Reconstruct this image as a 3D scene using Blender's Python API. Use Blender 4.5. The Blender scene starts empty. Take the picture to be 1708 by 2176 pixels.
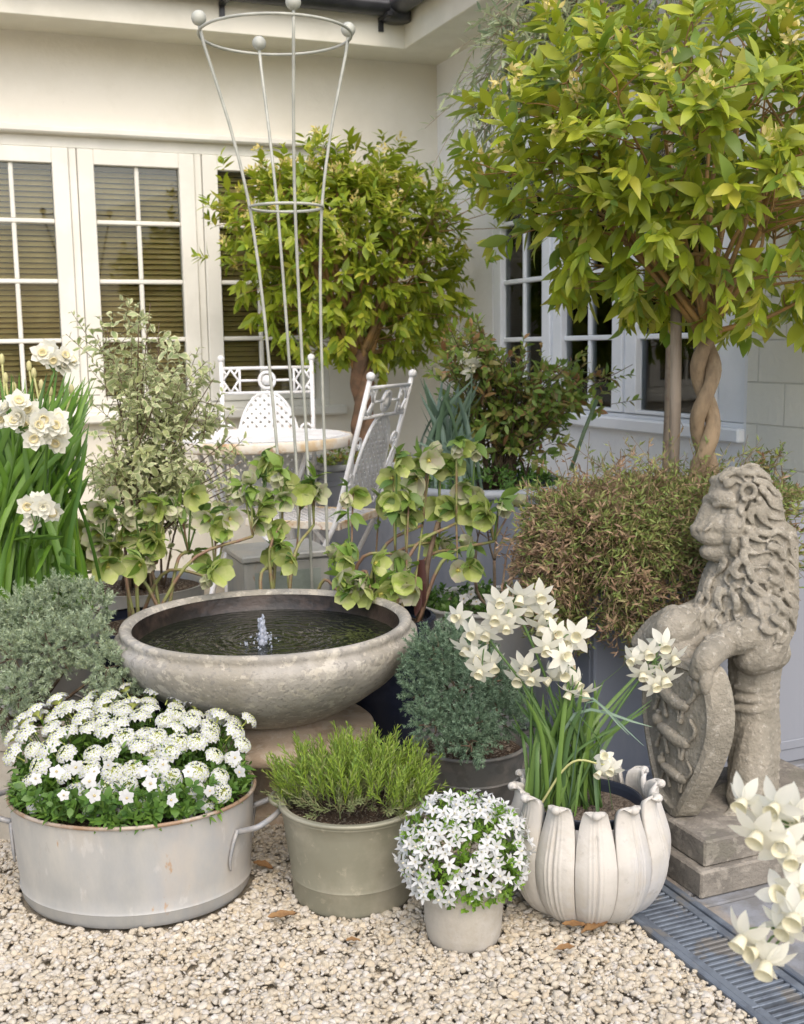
import bpy, bmesh, math, random
import numpy as np
from mathutils import Matrix, Vector

rng = np.random.default_rng(7)
random.seed(7)
PI = math.pi
scene = bpy.context.scene
col = scene.collection

# ------------------------------------------------------------------ camera
W, H, FOC = 1708, 2176, 2420.0          # the photograph measured on a 1708 x 2176 grid
CAM_H, YAW, PITCH, ROLL = 1.08, math.radians(22.3), math.radians(8.3), math.radians(0.9)
FW = np.array([math.sin(YAW) * math.cos(PITCH), math.cos(YAW) * math.cos(PITCH), -math.sin(PITCH)])
_R0 = np.array([math.cos(YAW), -math.sin(YAW), 0.0])
_U0 = np.cross(_R0, FW)
RT = math.cos(ROLL) * _R0 - math.sin(ROLL) * _U0
UP = math.cos(ROLL) * _U0 + math.sin(ROLL) * _R0
CAM = np.array([0.0, 0.0, CAM_H])
cd = bpy.data.cameras.new('camera')
cam = bpy.data.objects.new('camera', cd)
col.objects.link(cam)
cam.matrix_world = Matrix((
    (RT[0], UP[0], -FW[0], CAM[0]), (RT[1], UP[1], -FW[1], CAM[1]),
    (RT[2], UP[2], -FW[2], CAM[2]), (0, 0, 0, 1)))
cd.sensor_fit = 'VERTICAL'
cd.sensor_height = 36.0
cd.lens = 36.0 * FOC / H
cd.clip_start = 0.02
cd.clip_end = 500.0
cd.dof.use_dof = True
cd.dof.focus_distance = 2.25
cd.dof.aperture_fstop = 9.0
scene.camera = cam

# ------------------------------------------------------------------ light
SUN_EL, SUN_AZ = math.radians(50), math.radians(186)     # azimuth from +Y clockwise: behind the camera
world = bpy.data.worlds.new('World')
scene.world = world
world.use_nodes = True
wn = world.node_tree
sky = wn.nodes.new('ShaderNodeTexSky')
sky.sky_type = 'NISHITA'
sky.sun_disc = False
sky.sun_elevation = SUN_EL
sky.sun_rotation = SUN_AZ
sky.air_density = 1.0
sky.dust_density = 4.0
sky.ozone_density = 0.6
wn.nodes['Background'].inputs['Strength'].default_value = 0.15
wn.links.new(sky.outputs['Color'], wn.nodes['Background'].inputs['Color'])
sl = bpy.data.lights.new('sun', 'SUN')
sl.energy = 1.15
sl.angle = math.radians(90)
sl.color = (1.0, 0.965, 0.91)
sun = bpy.data.objects.new('sun', sl)
col.objects.link(sun)
sd = Vector((math.sin(SUN_AZ) * math.cos(SUN_EL), math.cos(SUN_AZ) * math.cos(SUN_EL), math.sin(SUN_EL)))
sun.rotation_euler = sd.to_track_quat('Z', 'Y').to_euler()
sun.location = (0, -3, 6)
scene.view_settings.view_transform = 'Standard'
scene.view_settings.look = 'None'
scene.view_settings.gamma = 1.0
scene.view_settings.exposure = 0.74
scene.cycles.max_bounces = 8
scene.cycles.transparent_max_bounces = 16
scene.cycles.use_denoising = True


# ------------------------------------------------------------------ places
def ray(x, y):
    return FW + RT * ((x - W / 2) / FOC) - UP * ((y - H / 2) / FOC)


def at(x, y, d):
    """the point at depth d along the view"""
    return CAM + ray(x, y) * d


def grd(x, y, z=0.0):
    v = ray(x, y)
    return CAM + v * ((z - CAM_H) / v[2])


def on_y(x, y, Y):
    v = ray(x, y)
    return CAM + v * (Y / v[1])


def on_x(x, y, X):
    v = ray(x, y)
    return CAM + v * (X / v[0])


def nrm(v):
    v = np.asarray(v, float)
    return v / (np.linalg.norm(v) + 1e-12)


# ------------------------------------------------------------------ materials
def mat(name, c1, c2=None, scale=8.0, rough=0.6, bump=0.0, bscale=60.0, spots=None, metallic=0.0,
        island=None, transl=0.0, spec=0.5, detail=6.0, contrast=(0.35, 0.65), stretch=None, extra=None):
    m = bpy.data.materials.new(name)
    m.use_nodes = True
    nt = m.node_tree
    N, L = nt.nodes, nt.links
    b = N['Principled BSDF']
    b.inputs['Roughness'].default_value = rough
    b.inputs['Metallic'].default_value = metallic
    b.inputs['Specular IOR Level'].default_value = spec
    tc = N.new('ShaderNodeTexCoord')
    vec = tc.outputs['Object']
    if stretch:
        mp = N.new('ShaderNodeMapping')
        mp.inputs['Scale'].default_value = stretch
        L.new(vec, mp.inputs['Vector'])
        vec = mp.outputs['Vector']

    def noise(s, d=detail, raw=False):
        n = N.new('ShaderNodeTexNoise')
        n.inputs['Scale'].default_value = s
        n.inputs['Detail'].default_value = d
        n.inputs['Roughness'].default_value = 0.62
        L.new(vec, n.inputs['Vector'])
        if raw:
            return n.outputs['Fac']
        mr = N.new('ShaderNodeMapRange')
        mr.inputs['From Min'].default_value = 0.3
        mr.inputs['From Max'].default_value = 0.7
        L.new(n.outputs['Fac'], mr.inputs['Value'])
        return mr.outputs['Result']

    def ramp(fac, lo, hi):
        r = N.new('ShaderNodeValToRGB')
        r.color_ramp.elements[0].position = lo
        r.color_ramp.elements[1].position = hi
        L.new(fac, r.inputs['Fac'])
        return r

    def mix(fac, a, bb):
        x = N.new('ShaderNodeMix')
        x.data_type = 'RGBA'
        if isinstance(fac, float):
            x.inputs[0].default_value = fac
        else:
            L.new(fac, x.inputs[0])
        for sock, v in ((x.inputs[6], a), (x.inputs[7], bb)):
            if isinstance(v, tuple):
                sock.default_value = (*v, 1)
            else:
                L.new(v, sock)
        return x.outputs[2]

    color = c1
    if island:
        g = N.new('ShaderNodeNewGeometry')
        r = N.new('ShaderNodeValToRGB')
        r.color_ramp.interpolation = 'LINEAR'
        cols = [c1] + list(island)
        for i in range(len(cols) - 2):
            r.color_ramp.elements.new(0.5)
        for i, c in enumerate(cols):
            r.color_ramp.elements[i].position = i / (len(cols) - 1)
            r.color_ramp.elements[i].color = (*c, 1)
        L.new(g.outputs['Random Per Island'], r.inputs['Fac'])
        color = r.outputs['Color']
    if c2:
        rr = ramp(noise(scale), *contrast)
        color = mix(rr.outputs['Color'], color, c2)
    if spots:
        for (sc, lo, hi, amount, cc) in spots:
            rr = ramp(noise(sc, 8.0), lo, hi)
            mu = N.new('ShaderNodeMath')
            mu.operation = 'MULTIPLY'
            mu.inputs[1].default_value = amount
            L.new(rr.outputs['Color'], mu.inputs[0])
            color = mix(mu.outputs[0], color, cc)
    if isinstance(color, tuple):
        b.inputs['Base Color'].default_value = (*color, 1)
    else:
        L.new(color, b.inputs['Base Color'])
    if bump:
        bp = N.new('ShaderNodeBump')
        bp.inputs['Strength'].default_value = bump
        bp.inputs['Distance'].default_value = 0.01
        L.new(noise(bscale, 8.0, True), bp.inputs['Height'])
        L.new(bp.outputs['Normal'], b.inputs['Normal'])
    if transl:
        t = N.new('ShaderNodeBsdfTranslucent')
        ms = N.new('ShaderNodeMixShader')
        ms.inputs[0].default_value = transl
        if isinstance(color, tuple):
            t.inputs['Color'].default_value = (*color, 1)
        else:
            L.new(color, t.inputs['Color'])
        L.new(b.outputs['BSDF'], ms.inputs[1])
        L.new(t.outputs['BSDF'], ms.inputs[2])
        L.new(ms.outputs['Shader'], N['Material Output'].inputs['Surface'])
    return m


M = {}
M['render'] = mat('cream_render', (0.77, 0.74, 0.655), (0.72, 0.69, 0.60), 1.5, 0.85, 0.25, 40, spots=[(.9, .6, 1.0, .3, (0.66, 0.62, 0.52)), (25, .85, .95, .2, (0.6, 0.56, 0.48))])
M['render_shade'] = mat('cool_shade_render', (0.83, 0.84, 0.85), (0.78, 0.79, 0.80), 1.5, 0.85, 0.25, 40)  # render of the shaded right wing, its bluish shade tint put into the colour
M['fascia'] = mat('cream_paint', (0.72, 0.70, 0.60), (0.66, 0.64, 0.54), 3, 0.5)
M['frame'] = mat('window_paint', (0.73, 0.72, 0.655), (0.68, 0.67, 0.605), 4, 0.45)
M['frame_shade'] = mat('cool_shade_window_paint', (0.82, 0.85, 0.89), (0.77, 0.80, 0.84), 4, 0.45)  # right window's paint, cool cast of the shade mixed into the base colour
M['blind'] = mat('wooden_blind', (0.74, 0.54, 0.25), (0.64, 0.45, 0.19), 6, 0.5)
M['curtain'] = mat('grey_curtain', (0.35, 0.36, 0.34), (0.22, 0.2, 0.16), 3, 0.8)
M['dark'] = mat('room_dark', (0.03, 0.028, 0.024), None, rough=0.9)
M['gutter'] = mat('black_gutter', (0.02, 0.021, 0.024), (0.035, 0.036, 0.04), 9, 0.35)
M['tile'] = mat('clay_tile', (0.30, 0.13, 0.08), (0.20, 0.09, 0.06), 12, 0.8, 0.3, 50)
M['ground'] = mat('ground_sand', (0.46, 0.40, 0.31), (0.38, 0.33, 0.25), 60, 0.95, 0.6, 120)
M['gravel'] = mat('gravel_stone', (0.48, 0.435, 0.35), (0.42, 0.37, 0.285), 70, 0.85, 0.25, 220,
                  island=[(0.49, 0.42, 0.31), (0.50, 0.47, 0.41), (0.45, 0.37, 0.25), (0.50, 0.47, 0.42), (0.55, 0.52, 0.46), (0.41, 0.38, 0.34), (0.51, 0.46, 0.36), (0.43, 0.36, 0.26), (0.52, 0.48, 0.42)],
                  contrast=(0.45, 0.75))
M['slab'] = mat('paving_stone', (0.22, 0.23, 0.25), (0.16, 0.16, 0.16), 9, 0.8, 0.3, 60, spots=[(5, 0.5, 0.7, 0.6, (0.30, 0.25, 0.19))])
M['drain'] = mat('drain_metal', (0.17, 0.20, 0.24), (0.12, 0.14, 0.17), 14, 0.5, metallic=0.3, spots=[(9, 0.58, 0.7, 0.5, (0.25, 0.22, 0.17))])
M['zinc'] = mat('weathered_zinc', (0.35, 0.355, 0.345), (0.49, 0.475, 0.43), 9, 0.5, 0.10, 25, metallic=0.15, stretch=(1, 1, .45), contrast=(0.1, 0.9),
                spots=[(4, 0.35, 0.85, 0.7, (0.32, 0.34, 0.37)), (7, 0.5, 0.95, 0.45, (0.52, 0.45, 0.36)), (60, 0.80, 0.90, 0.4, (0.37, 0.35, 0.32)), (18, 0.88, 0.97, 0.75, (0.40, 0.25, 0.13)), (30, 0.75, 0.9, 0.3, (0.62, 0.62, 0.60))])
M['zinc_handle'] = mat('dull_zinc', (0.24, 0.25, 0.26), (0.32, 0.31, 0.30), 30, 0.5, metallic=0.2)
M['zinc_rim'] = mat('rusty_zinc_rim', (0.40, 0.34, 0.28), (0.30, 0.20, 0.13), 14, 0.55, 0.1, 60, metallic=0.2)
M['zinc_olive'] = mat('olive_zinc', (0.25, 0.245, 0.185), (0.32, 0.305, 0.235), 6, 0.45, 0.05, 20, metallic=0.2,
                      spots=[(9, 0.45, 0.9, 0.5, (0.20, 0.19, 0.135)), (40, 0.75, 0.9, 0.35, (0.46, 0.42, 0.32)), (5, 0.6, 0.95, 0.4, (0.40, 0.37, 0.31))])
M['zinc_dark'] = mat('dark_zinc', (0.20, 0.20, 0.19), (0.28, 0.26, 0.23), 8, 0.5, 0.1, 30, metallic=0.2, spots=[(20, 0.55, 0.7, 0.5, (0.13, 0.13, 0.12))])
M['lead'] = mat('lead_grey', (0.185, 0.205, 0.25), (0.24, 0.255, 0.29), 4, 0.55, 0.05, 20, stretch=(1, 1, 0.3))
M['lead_rim'] = mat('pale_lead', (0.36, 0.38, 0.40), (0.28, 0.30, 0.32), 9, 0.5)
M['navy'] = mat('navy_glaze', (0.012, 0.016, 0.03), (0.02, 0.025, 0.045), 5, 0.25)
M['clay'] = mat('pale_clay', (0.42, 0.39, 0.335), (0.36, 0.33, 0.275), 8, 0.85, 0.15, 90,
                spots=[(7, 0.5, 0.85, 0.5, (0.55, 0.53, 0.50)), (20, 0.66, 0.9, 0.45, (0.38, 0.34, 0.27)), (60, 0.8, 0.9, 0.4, (0.34, 0.31, 0.26))])
M['bowl'] = mat('aged_stone_bowl', (0.36, 0.34, 0.30), (0.28, 0.26, 0.215), 6, 0.82, 0.4, 80,
                spots=[(9, 0.45, 0.85, 0.65, (0.215, 0.205, 0.18)), (3, 0.55, 0.9, 0.5, (0.42, 0.42, 0.42)), (38, 0.62, 0.72, 0.55, (0.50, 0.46, 0.38)), (75, 0.66, 0.76, 0.6, (0.19, 0.18, 0.165)), (14, 0.78, 0.84, 0.6, (0.52, 0.49, 0.42))])
M['bowl_in'] = mat('wet_bowl_inside', (0.018, 0.014, 0.012), (0.05, 0.035, 0.028), 14, 0.35, 0.2, 60)
M['foot'] = mat('sandstone_foot', (0.46, 0.37, 0.28), (0.36, 0.28, 0.20), 12, 0.85, 0.3, 90, spots=[(30, 0.55, 0.7, 0.5, (0.52, 0.46, 0.38))])
M['lotus'] = mat('pale_cast_stone', (0.52, 0.495, 0.45), (0.45, 0.43, 0.39), 7, 0.75, 0.15, 100,
                 spots=[(5, 0.45, 0.85, 0.55, (0.50, 0.51, 0.54)), (14, 0.66, 0.92, 0.4, (0.47, 0.42, 0.34)), (50, 0.80, 0.92, 0.5, (0.36, 0.34, 0.31))])
M['lion'] = mat('weathered_stone', (0.30, 0.275, 0.225), (0.25, 0.23, 0.185), 14, 0.95, 0.7, 110, spec=0.2,
                spots=[(7, 0.45, 0.9, 0.55, (0.27, 0.25, 0.205)), (26, 0.66, 0.85, 0.35, (0.46, 0.43, 0.36)), (70, 0.70, 0.82, 0.5, (0.48, 0.45, 0.39)), (45, 0.72, 0.84, 0.45, (0.20, 0.185, 0.15))])
M['plinth'] = mat('plinth_stone', (0.22, 0.20, 0.17), (0.165, 0.15, 0.128), 12, 0.92, 0.5, 110,
                  spots=[(30, 0.56, 0.7, 0.5, (0.36, 0.33, 0.28)), (8, 0.55, 0.7, 0.5, (0.15, 0.145, 0.11))])
M['soil'] = mat('potting_soil', (0.055, 0.035, 0.022), (0.10, 0.065, 0.04), 80, 0.95, 1.0, 160, spots=[(150, 0.62, 0.68, 0.8, (0.32, 0.27, 0.2))])
M['grit'] = mat('soil_grit', (0.10, 0.075, 0.055), (0.22, 0.18, 0.14), 160, 0.95, 1.0, 200)
M['white_iron'] = mat('white_painted_iron', (0.76, 0.77, 0.78), (0.66, 0.66, 0.66), 12, 0.45, spots=[(16, 0.88, 0.95, 0.6, (0.45, 0.28, 0.14))])
M['rust_iron'] = mat('rusting_white_iron', (0.72, 0.68, 0.60), (0.62, 0.48, 0.30), 8, 0.55, spots=[(14, 0.66, 0.80, 0.8, (0.36, 0.17, 0.06))])
M['trellis'] = mat('pale_green_metal', (0.42, 0.43, 0.38), (0.34, 0.35, 0.31), 14, 0.5, 0.15, 90)
M['bark'] = mat('bay_bark', (0.26, 0.19, 0.115), (0.18, 0.13, 0.08), 20, 0.85, 0.5, 60, stretch=(1, 1, 0.35), spots=[(9, 0.55, 0.7, 0.5, (0.33, 0.26, 0.17))])
M['bark_red'] = mat('reddish_bark', (0.19, 0.11, 0.065), (0.12, 0.075, 0.045), 18, 0.85, 0.5, 60)
M['twig'] = mat('orange_twig', (0.33, 0.19, 0.06), (0.24, 0.15, 0.06), 20, 0.7)
M['twig_dark'] = mat('dark_twig', (0.085, 0.055, 0.035), (0.14, 0.10, 0.06), 20, 0.8)
M['twig_grey'] = mat('grey_twig', (0.32, 0.25, 0.18), (0.22, 0.15, 0.11), 20, 0.8)
M['stake'] = mat('grey_timber', (0.33, 0.27, 0.21), (0.25, 0.20, 0.15), 10, 0.85, 0.3, 40, stretch=(3, 3, 0.4))
M['cane'] = mat('green_cane', (0.06, 0.11, 0.05), (0.10, 0.14, 0.07), 20, 0.6)
LT = 0.36
M['bay'] = mat('bay_leaf', (0.25, 0.32, 0.022), rough=0.38, transl=LT,
               island=[(0.36, 0.43, 0.03), (0.17, 0.28, 0.035), (0.45, 0.48, 0.05), (0.27, 0.36, 0.025), (0.48, 0.46, 0.06), (0.19, 0.30, 0.06), (0.37, 0.42, 0.035)])
M['bay_back'] = mat('bay_leaf_deep', (0.22, 0.30, 0.025), rough=0.4, transl=LT,
                    island=[(0.34, 0.42, 0.03), (0.17, 0.27, 0.025), (0.42, 0.46, 0.04), (0.26, 0.35, 0.025), (0.48, 0.47, 0.06)])
M['bay_yellow'] = mat('yellowed_leaf', (0.55, 0.45, 0.09), rough=0.5, transl=LT, island=[(0.62, 0.50, 0.16)])
M['bay_flower'] = mat('bay_blossom', (0.68, 0.57, 0.16), rough=0.6, transl=LT, island=[(0.76, 0.67, 0.32), (0.60, 0.48, 0.10)])
M['olive'] = mat('olive_leaf', (0.30, 0.36, 0.20), rough=0.5, transl=LT, island=[(0.42, 0.47, 0.27), (0.22, 0.29, 0.18), (0.46, 0.49, 0.27)])
M['berry'] = mat('black_berry', (0.02, 0.018, 0.03), rough=0.3)
M['rose'] = mat('rose_leaf', (0.16, 0.26, 0.045), rough=0.4, transl=LT,
                island=[(0.25, 0.36, 0.06), (0.12, 0.22, 0.045), (0.32, 0.31, 0.08), (0.20, 0.32, 0.05), (0.36, 0.18, 0.09), (0.18, 0.30, 0.06)])
M['pitto'] = mat('variegated_leaf_centre', (0.36, 0.44, 0.20), rough=0.45, transl=LT, island=[(0.46, 0.52, 0.28), (0.30, 0.39, 0.16), (0.48, 0.52, 0.24)])
M['pitto_edge'] = mat('variegated_leaf_edge', (0.60, 0.62, 0.34), rough=0.45, transl=LT, island=[(0.66, 0.66, 0.42), (0.55, 0.58, 0.31)])
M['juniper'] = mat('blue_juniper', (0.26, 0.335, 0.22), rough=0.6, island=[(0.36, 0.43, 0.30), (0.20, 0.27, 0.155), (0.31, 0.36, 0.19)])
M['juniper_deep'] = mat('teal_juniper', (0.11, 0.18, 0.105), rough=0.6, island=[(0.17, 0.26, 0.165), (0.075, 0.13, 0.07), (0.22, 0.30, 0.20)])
M['daff_leaf'] = mat('daffodil_leaf', (0.10, 0.22, 0.025), rough=0.42, transl=0.3, island=[(0.16, 0.30, 0.03), (0.07, 0.16, 0.03), (0.13, 0.24, 0.035)])
M['thalia_leaf'] = mat('narcissus_leaf', (0.11, 0.20, 0.05), rough=0.42, transl=0.3, island=[(0.16, 0.27, 0.05), (0.09, 0.17, 0.06), (0.13, 0.23, 0.04)])
M['iris_leaf'] = mat('bluish_leaf', (0.12, 0.19, 0.14), rough=0.45, transl=0.2, island=[(0.17, 0.25, 0.19), (0.09, 0.16, 0.08)])
M['petal'] = mat('white_petal', (0.83, 0.82, 0.73), rough=0.5, transl=0.42, spec=0.3)
M['petal_pure'] = mat('bright_white_petal', (0.63, 0.64, 0.64), rough=0.5, transl=0.3, spec=0.3)
M['cup'] = mat('cream_cup', (0.82, 0.79, 0.62), rough=0.5, transl=0.35, spec=0.3)
M['cup_yellow'] = mat('yellow_cup', (0.80, 0.66, 0.24), rough=0.5, transl=0.35, spec=0.3)
M['cup_warm'] = mat('warm_cream_cup', (0.80, 0.72, 0.44), rough=0.5, transl=0.35, spec=0.3)
M['bud'] = mat('flower_bud', (0.50, 0.55, 0.18), rough=0.5, transl=0.25, island=[(0.62, 0.58, 0.30)])
M['papery'] = mat('papery_sheath', (0.62, 0.52, 0.36), rough=0.7, transl=0.4)
M['candy_leaf'] = mat('candytuft_leaf', (0.10, 0.21, 0.035), rough=0.4, transl=LT, island=[(0.16, 0.28, 0.04), (0.07, 0.15, 0.03), (0.13, 0.24, 0.04)])
M['eye'] = mat('greenish_centre', (0.55, 0.60, 0.16), rough=0.6)
M['lavender'] = mat('lavender_shoot', (0.22, 0.34, 0.04), rough=0.55, transl=0.25, island=[(0.31, 0.43, 0.05), (0.16, 0.27, 0.05), (0.27, 0.36, 0.06), (0.24, 0.26, 0.10)])
M['lav_grey'] = mat('lavender_old_leaf', (0.22, 0.28, 0.10), rough=0.7, transl=0.15, island=[(0.30, 0.33, 0.16), (0.15, 0.20, 0.07), (0.26, 0.22, 0.12)])
M['camp_leaf'] = mat('campanula_leaf', (0.12, 0.25, 0.02), rough=0.42, transl=LT, island=[(0.19, 0.33, 0.03), (0.08, 0.17, 0.02)])
M['hel'] = mat('hellebore_sepal', (0.46, 0.55, 0.14), (0.56, 0.60, 0.26), 30, 0.5, transl=0.35, island=[(0.53, 0.60, 0.20), (0.40, 0.52, 0.11), (0.60, 0.62, 0.32)])
M['hel_pale'] = mat('hellebore_pale_sepal', (0.58, 0.63, 0.36), (0.62, 0.57, 0.45), 22, 0.5, transl=0.4, island=[(0.62, 0.65, 0.42), (0.50, 0.58, 0.26), (0.66, 0.62, 0.50)])
M['hel_leaf'] = mat('hellebore_bract', (0.15, 0.26, 0.04), rough=0.45, transl=LT, island=[(0.22, 0.33, 0.06), (0.10, 0.19, 0.05), (0.27, 0.35, 0.08)])
M['hel_stem'] = mat('hellebore_stem', (0.22, 0.24, 0.08), (0.20, 0.12, 0.075), 14, 0.6)
M['stamen'] = mat('yellow_stamens', (0.62, 0.58, 0.16), rough=0.6)
M['dead'] = mat('dead_dark_leaf', (0.06, 0.02, 0.015), rough=0.6)
M['thyme'] = mat('creeping_green', (0.18, 0.23, 0.06), rough=0.6, transl=0.2, island=[(0.25, 0.30, 0.08), (0.13, 0.20, 0.05), (0.28, 0.24, 0.10), (0.20, 0.27, 0.06)])
M['thyme_brown'] = mat('creeping_brown', (0.29, 0.19, 0.11), rough=0.7, transl=0.15, island=[(0.36, 0.25, 0.16), (0.23, 0.14, 0.09), (0.31, 0.26, 0.12)])
M['low_green'] = mat('low_green_leaf', (0.08, 0.18, 0.03), rough=0.45, transl=LT, island=[(0.13, 0.25, 0.04), (0.06, 0.13, 0.03)])
M['dry'] = mat('dry_leaf', (0.36, 0.21, 0.09), (0.26, 0.14, 0.06), 40, 0.7, transl=0.2)
M['pump'] = mat('dark_plastic', (0.02, 0.025, 0.04), rough=0.4)


def block_material():
    m = bpy.data.materials.new('painted_block')
    m.use_nodes = True
    N, L = m.node_tree.nodes, m.node_tree.links
    b = N['Principled BSDF']
    b.inputs['Roughness'].default_value = 0.85
    tc = N.new('ShaderNodeTexCoord')
    se = N.new('ShaderNodeSeparateXYZ')
    ad = N.new('ShaderNodeMath')
    co = N.new('ShaderNodeCombineXYZ')
    L.new(tc.outputs['Object'], se.inputs[0])
    L.new(se.outputs['X'], ad.inputs[0])
    L.new(se.outputs['Y'], ad.inputs[1])
    L.new(ad.outputs[0], co.inputs['X'])
    L.new(se.outputs['Z'], co.inputs['Y'])
    br = N.new('ShaderNodeTexBrick')
    br.inputs['Scale'].default_value = 1.0
    br.inputs['Brick Width'].default_value = 0.25
    br.inputs['Row Height'].default_value = 0.135
    br.inputs['Mortar Size'].default_value = 0.004
    br.inputs['Mortar Smooth'].default_value = 0.6
    br.inputs['Color1'].default_value = (0.76, 0.745, 0.66, 1)
    br.inputs['Color2'].default_value = (0.71, 0.70, 0.62, 1)
    br.inputs['Mortar'].default_value = (0.58, 0.57, 0.50, 1)
    L.new(co.outputs[0], br.inputs['Vector'])
    L.new(br.outputs['Color'], b.inputs['Base Color'])
    no = N.new('ShaderNodeTexNoise')
    no.inputs['Scale'].default_value = 40
    L.new(tc.outputs['Object'], no.inputs['Vector'])
    mx = N.new('ShaderNodeMath')
    mx.operation = 'MULTIPLY_ADD'
    mx.inputs[1].default_value = -1.2
    L.new(br.outputs['Fac'], mx.inputs[0])
    L.new(no.outputs['Fac'], mx.inputs[2])
    bp = N.new('ShaderNodeBump')
    bp.inputs['Strength'].default_value = 0.5
    bp.inputs['Distance'].default_value = 0.006
    L.new(mx.outputs[0], bp.inputs['Height'])
    L.new(bp.outputs['Normal'], b.inputs['Normal'])
    return m


M['block'] = block_material()


def glass_material():
    m = bpy.data.materials.new('window_glass')
    m.use_nodes = True
    N, L = m.node_tree.nodes, m.node_tree.links
    for n in list(N):
        if n.type == 'BSDF_PRINCIPLED':
            N.remove(n)
    t = N.new('ShaderNodeBsdfTransparent')
    t.inputs['Color'].default_value = (0.86, 0.9, 0.88, 1)
    g = N.new('ShaderNodeBsdfGlossy')
    g.inputs['Roughness'].default_value = 0.02
    fr = N.new('ShaderNodeFresnel')
    fr.inputs['IOR'].default_value = 1.55
    mx = N.new('ShaderNodeMixShader')
    L.new(fr.outputs[0], mx.inputs[0])
    L.new(t.outputs[0], mx.inputs[1])
    L.new(g.outputs[0], mx.inputs[2])
    L.new(mx.outputs[0], N['Material Output'].inputs['Surface'])
    return m


M['glass'] = glass_material()


def water_material(cx, cy):
    m = bpy.data.materials.new('pool_water')
    m.use_nodes = True
    N, L = m.node_tree.nodes, m.node_tree.links
    b = N['Principled BSDF']
    b.inputs['Base Color'].default_value = (0.012, 0.014, 0.010, 1)
    b.inputs['Roughness'].default_value = 0.04
    b.inputs['IOR'].default_value = 1.33
    tc = N.new('ShaderNodeTexCoord')
    wv = N.new('ShaderNodeTexWave')
    wv.wave_type = 'RINGS'
    wv.rings_direction = 'Z'
    wv.inputs['Scale'].default_value = 13.0
    wv.inputs['Distortion'].default_value = 7.0
    wv.inputs['Detail'].default_value = 1.5
    wv.inputs['Detail Scale'].default_value = 2.0
    L.new(tc.outputs['Object'], wv.inputs['Vector'])
    bp = N.new('ShaderNodeBump')
    bp.inputs['Strength'].default_value = 0.22
    bp.inputs['Distance'].default_value = 0.006
    L.new(wv.outputs['Fac'], bp.inputs['Height'])
    L.new(bp.outputs['Normal'], b.inputs['Normal'])
    return m


def splash_material():
    m = bpy.data.materials.new('water_splash')
    m.use_nodes = True
    b = m.node_tree.nodes['Principled BSDF']
    b.inputs['Base Color'].default_value = (0.75, 0.80, 0.90, 1)
    b.inputs['Roughness'].default_value = 0.08
    b.inputs['Transmission Weight'].default_value = 0.7
    b.inputs['IOR'].default_value = 1.33
    return m


M['splash'] = splash_material()


# ------------------------------------------------------------------ mesh tools
def where(o):
    p = np.array(o.location[:])
    while o.parent:
        o = o.parent
        p = p + np.array(o.location[:])
    return p


class MB:
    def __init__(self):
        self.V, self.Q, self.T, self.qm, self.tm, self.n = [], [], [], [], [], 0
        self.poly = []

    def add(self, V, F, mi=0):
        V = np.asarray(V, float).reshape(-1, 3)
        if isinstance(F, np.ndarray) and F.ndim == 2:
            (self.Q if F.shape[1] == 4 else self.T).append(F + self.n)
            mm = np.full(len(F), mi, int) if np.isscalar(mi) else np.asarray(mi)
            (self.qm if F.shape[1] == 4 else self.tm).append(mm)
        else:
            for f in F:
                f = [int(i) + self.n for i in f]
                if len(f) == 4:
                    self.Q.append(np.array([f])); self.qm.append(np.array([mi]))
                elif len(f) == 3:
                    self.T.append(np.array([f])); self.tm.append(np.array([mi]))
                else:
                    self.poly.append((f, mi))
        self.V.append(V)
        self.n += len(V)
        return self

    def mesh(self, name, mats, smooth=True):
        me = bpy.data.meshes.new(name)
        V = np.concatenate(self.V)
        Q = np.concatenate(self.Q) if self.Q else np.zeros((0, 4), int)
        T = np.concatenate(self.T) if self.T else np.zeros((0, 3), int)
        pl = [np.array(f) for f, _ in self.poly]
        loops = np.concatenate([Q.ravel(), T.ravel()] + pl).astype(np.int32)
        sizes = np.concatenate([np.full(len(Q), 4), np.full(len(T), 3), np.array([len(f) for f in pl], int)]).astype(np.int32)
        starts = np.concatenate([[0], np.cumsum(sizes)[:-1]]).astype(np.int32)
        me.vertices.add(len(V))
        me.vertices.foreach_set('co', V.astype(np.float32).ravel())
        me.loops.add(len(loops))
        me.loops.foreach_set('vertex_index', loops)
        me.polygons.add(len(sizes))
        me.polygons.foreach_set('loop_start', starts)
        if not isinstance(mats, (list, tuple)):
            mats = [mats]
        for m in mats:
            me.materials.append(m)
        mi = np.concatenate((self.qm or []) + (self.tm or []) + [np.array([k for _, k in self.poly], int)]).astype(np.int32)
        me.polygons.foreach_set('material_index', mi)
        me.polygons.foreach_set('use_smooth', np.full(len(sizes), smooth))
        me.update(calc_edges=True)
        me.validate()
        return me

    def build(self, name, mats, parent=None, smooth=True, origin=None, local=False):
        o0 = np.zeros(3)
        if origin is not None:
            o0 = np.asarray(origin, float)
        elif parent is not None and not local:
            o0 = where(parent)                # vertices are given in world coordinates
        self.V = [v - o0 for v in self.V]
        o = bpy.data.objects.new(name, self.mesh(name, mats, smooth))
        col.objects.link(o)
        if origin is not None:
            o.location = tuple(origin)
        if parent:
            o.parent = parent
        return o


def tag(o, label=None, cat=None, group=None, kind=None):
    if label: o['label'] = label
    if cat: o['category'] = cat
    if group: o['group'] = group
    if kind: o['kind'] = kind
    return o


def thing(name, loc, label, cat, group=None, rz=0.0):
    o = bpy.data.objects.new(name, None)
    o.empty_display_size = 0.05
    col.objects.link(o)
    o.location = tuple(float(v) for v in loc)
    o.rotation_euler.z = rz
    return tag(o, label, cat, group)


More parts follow.
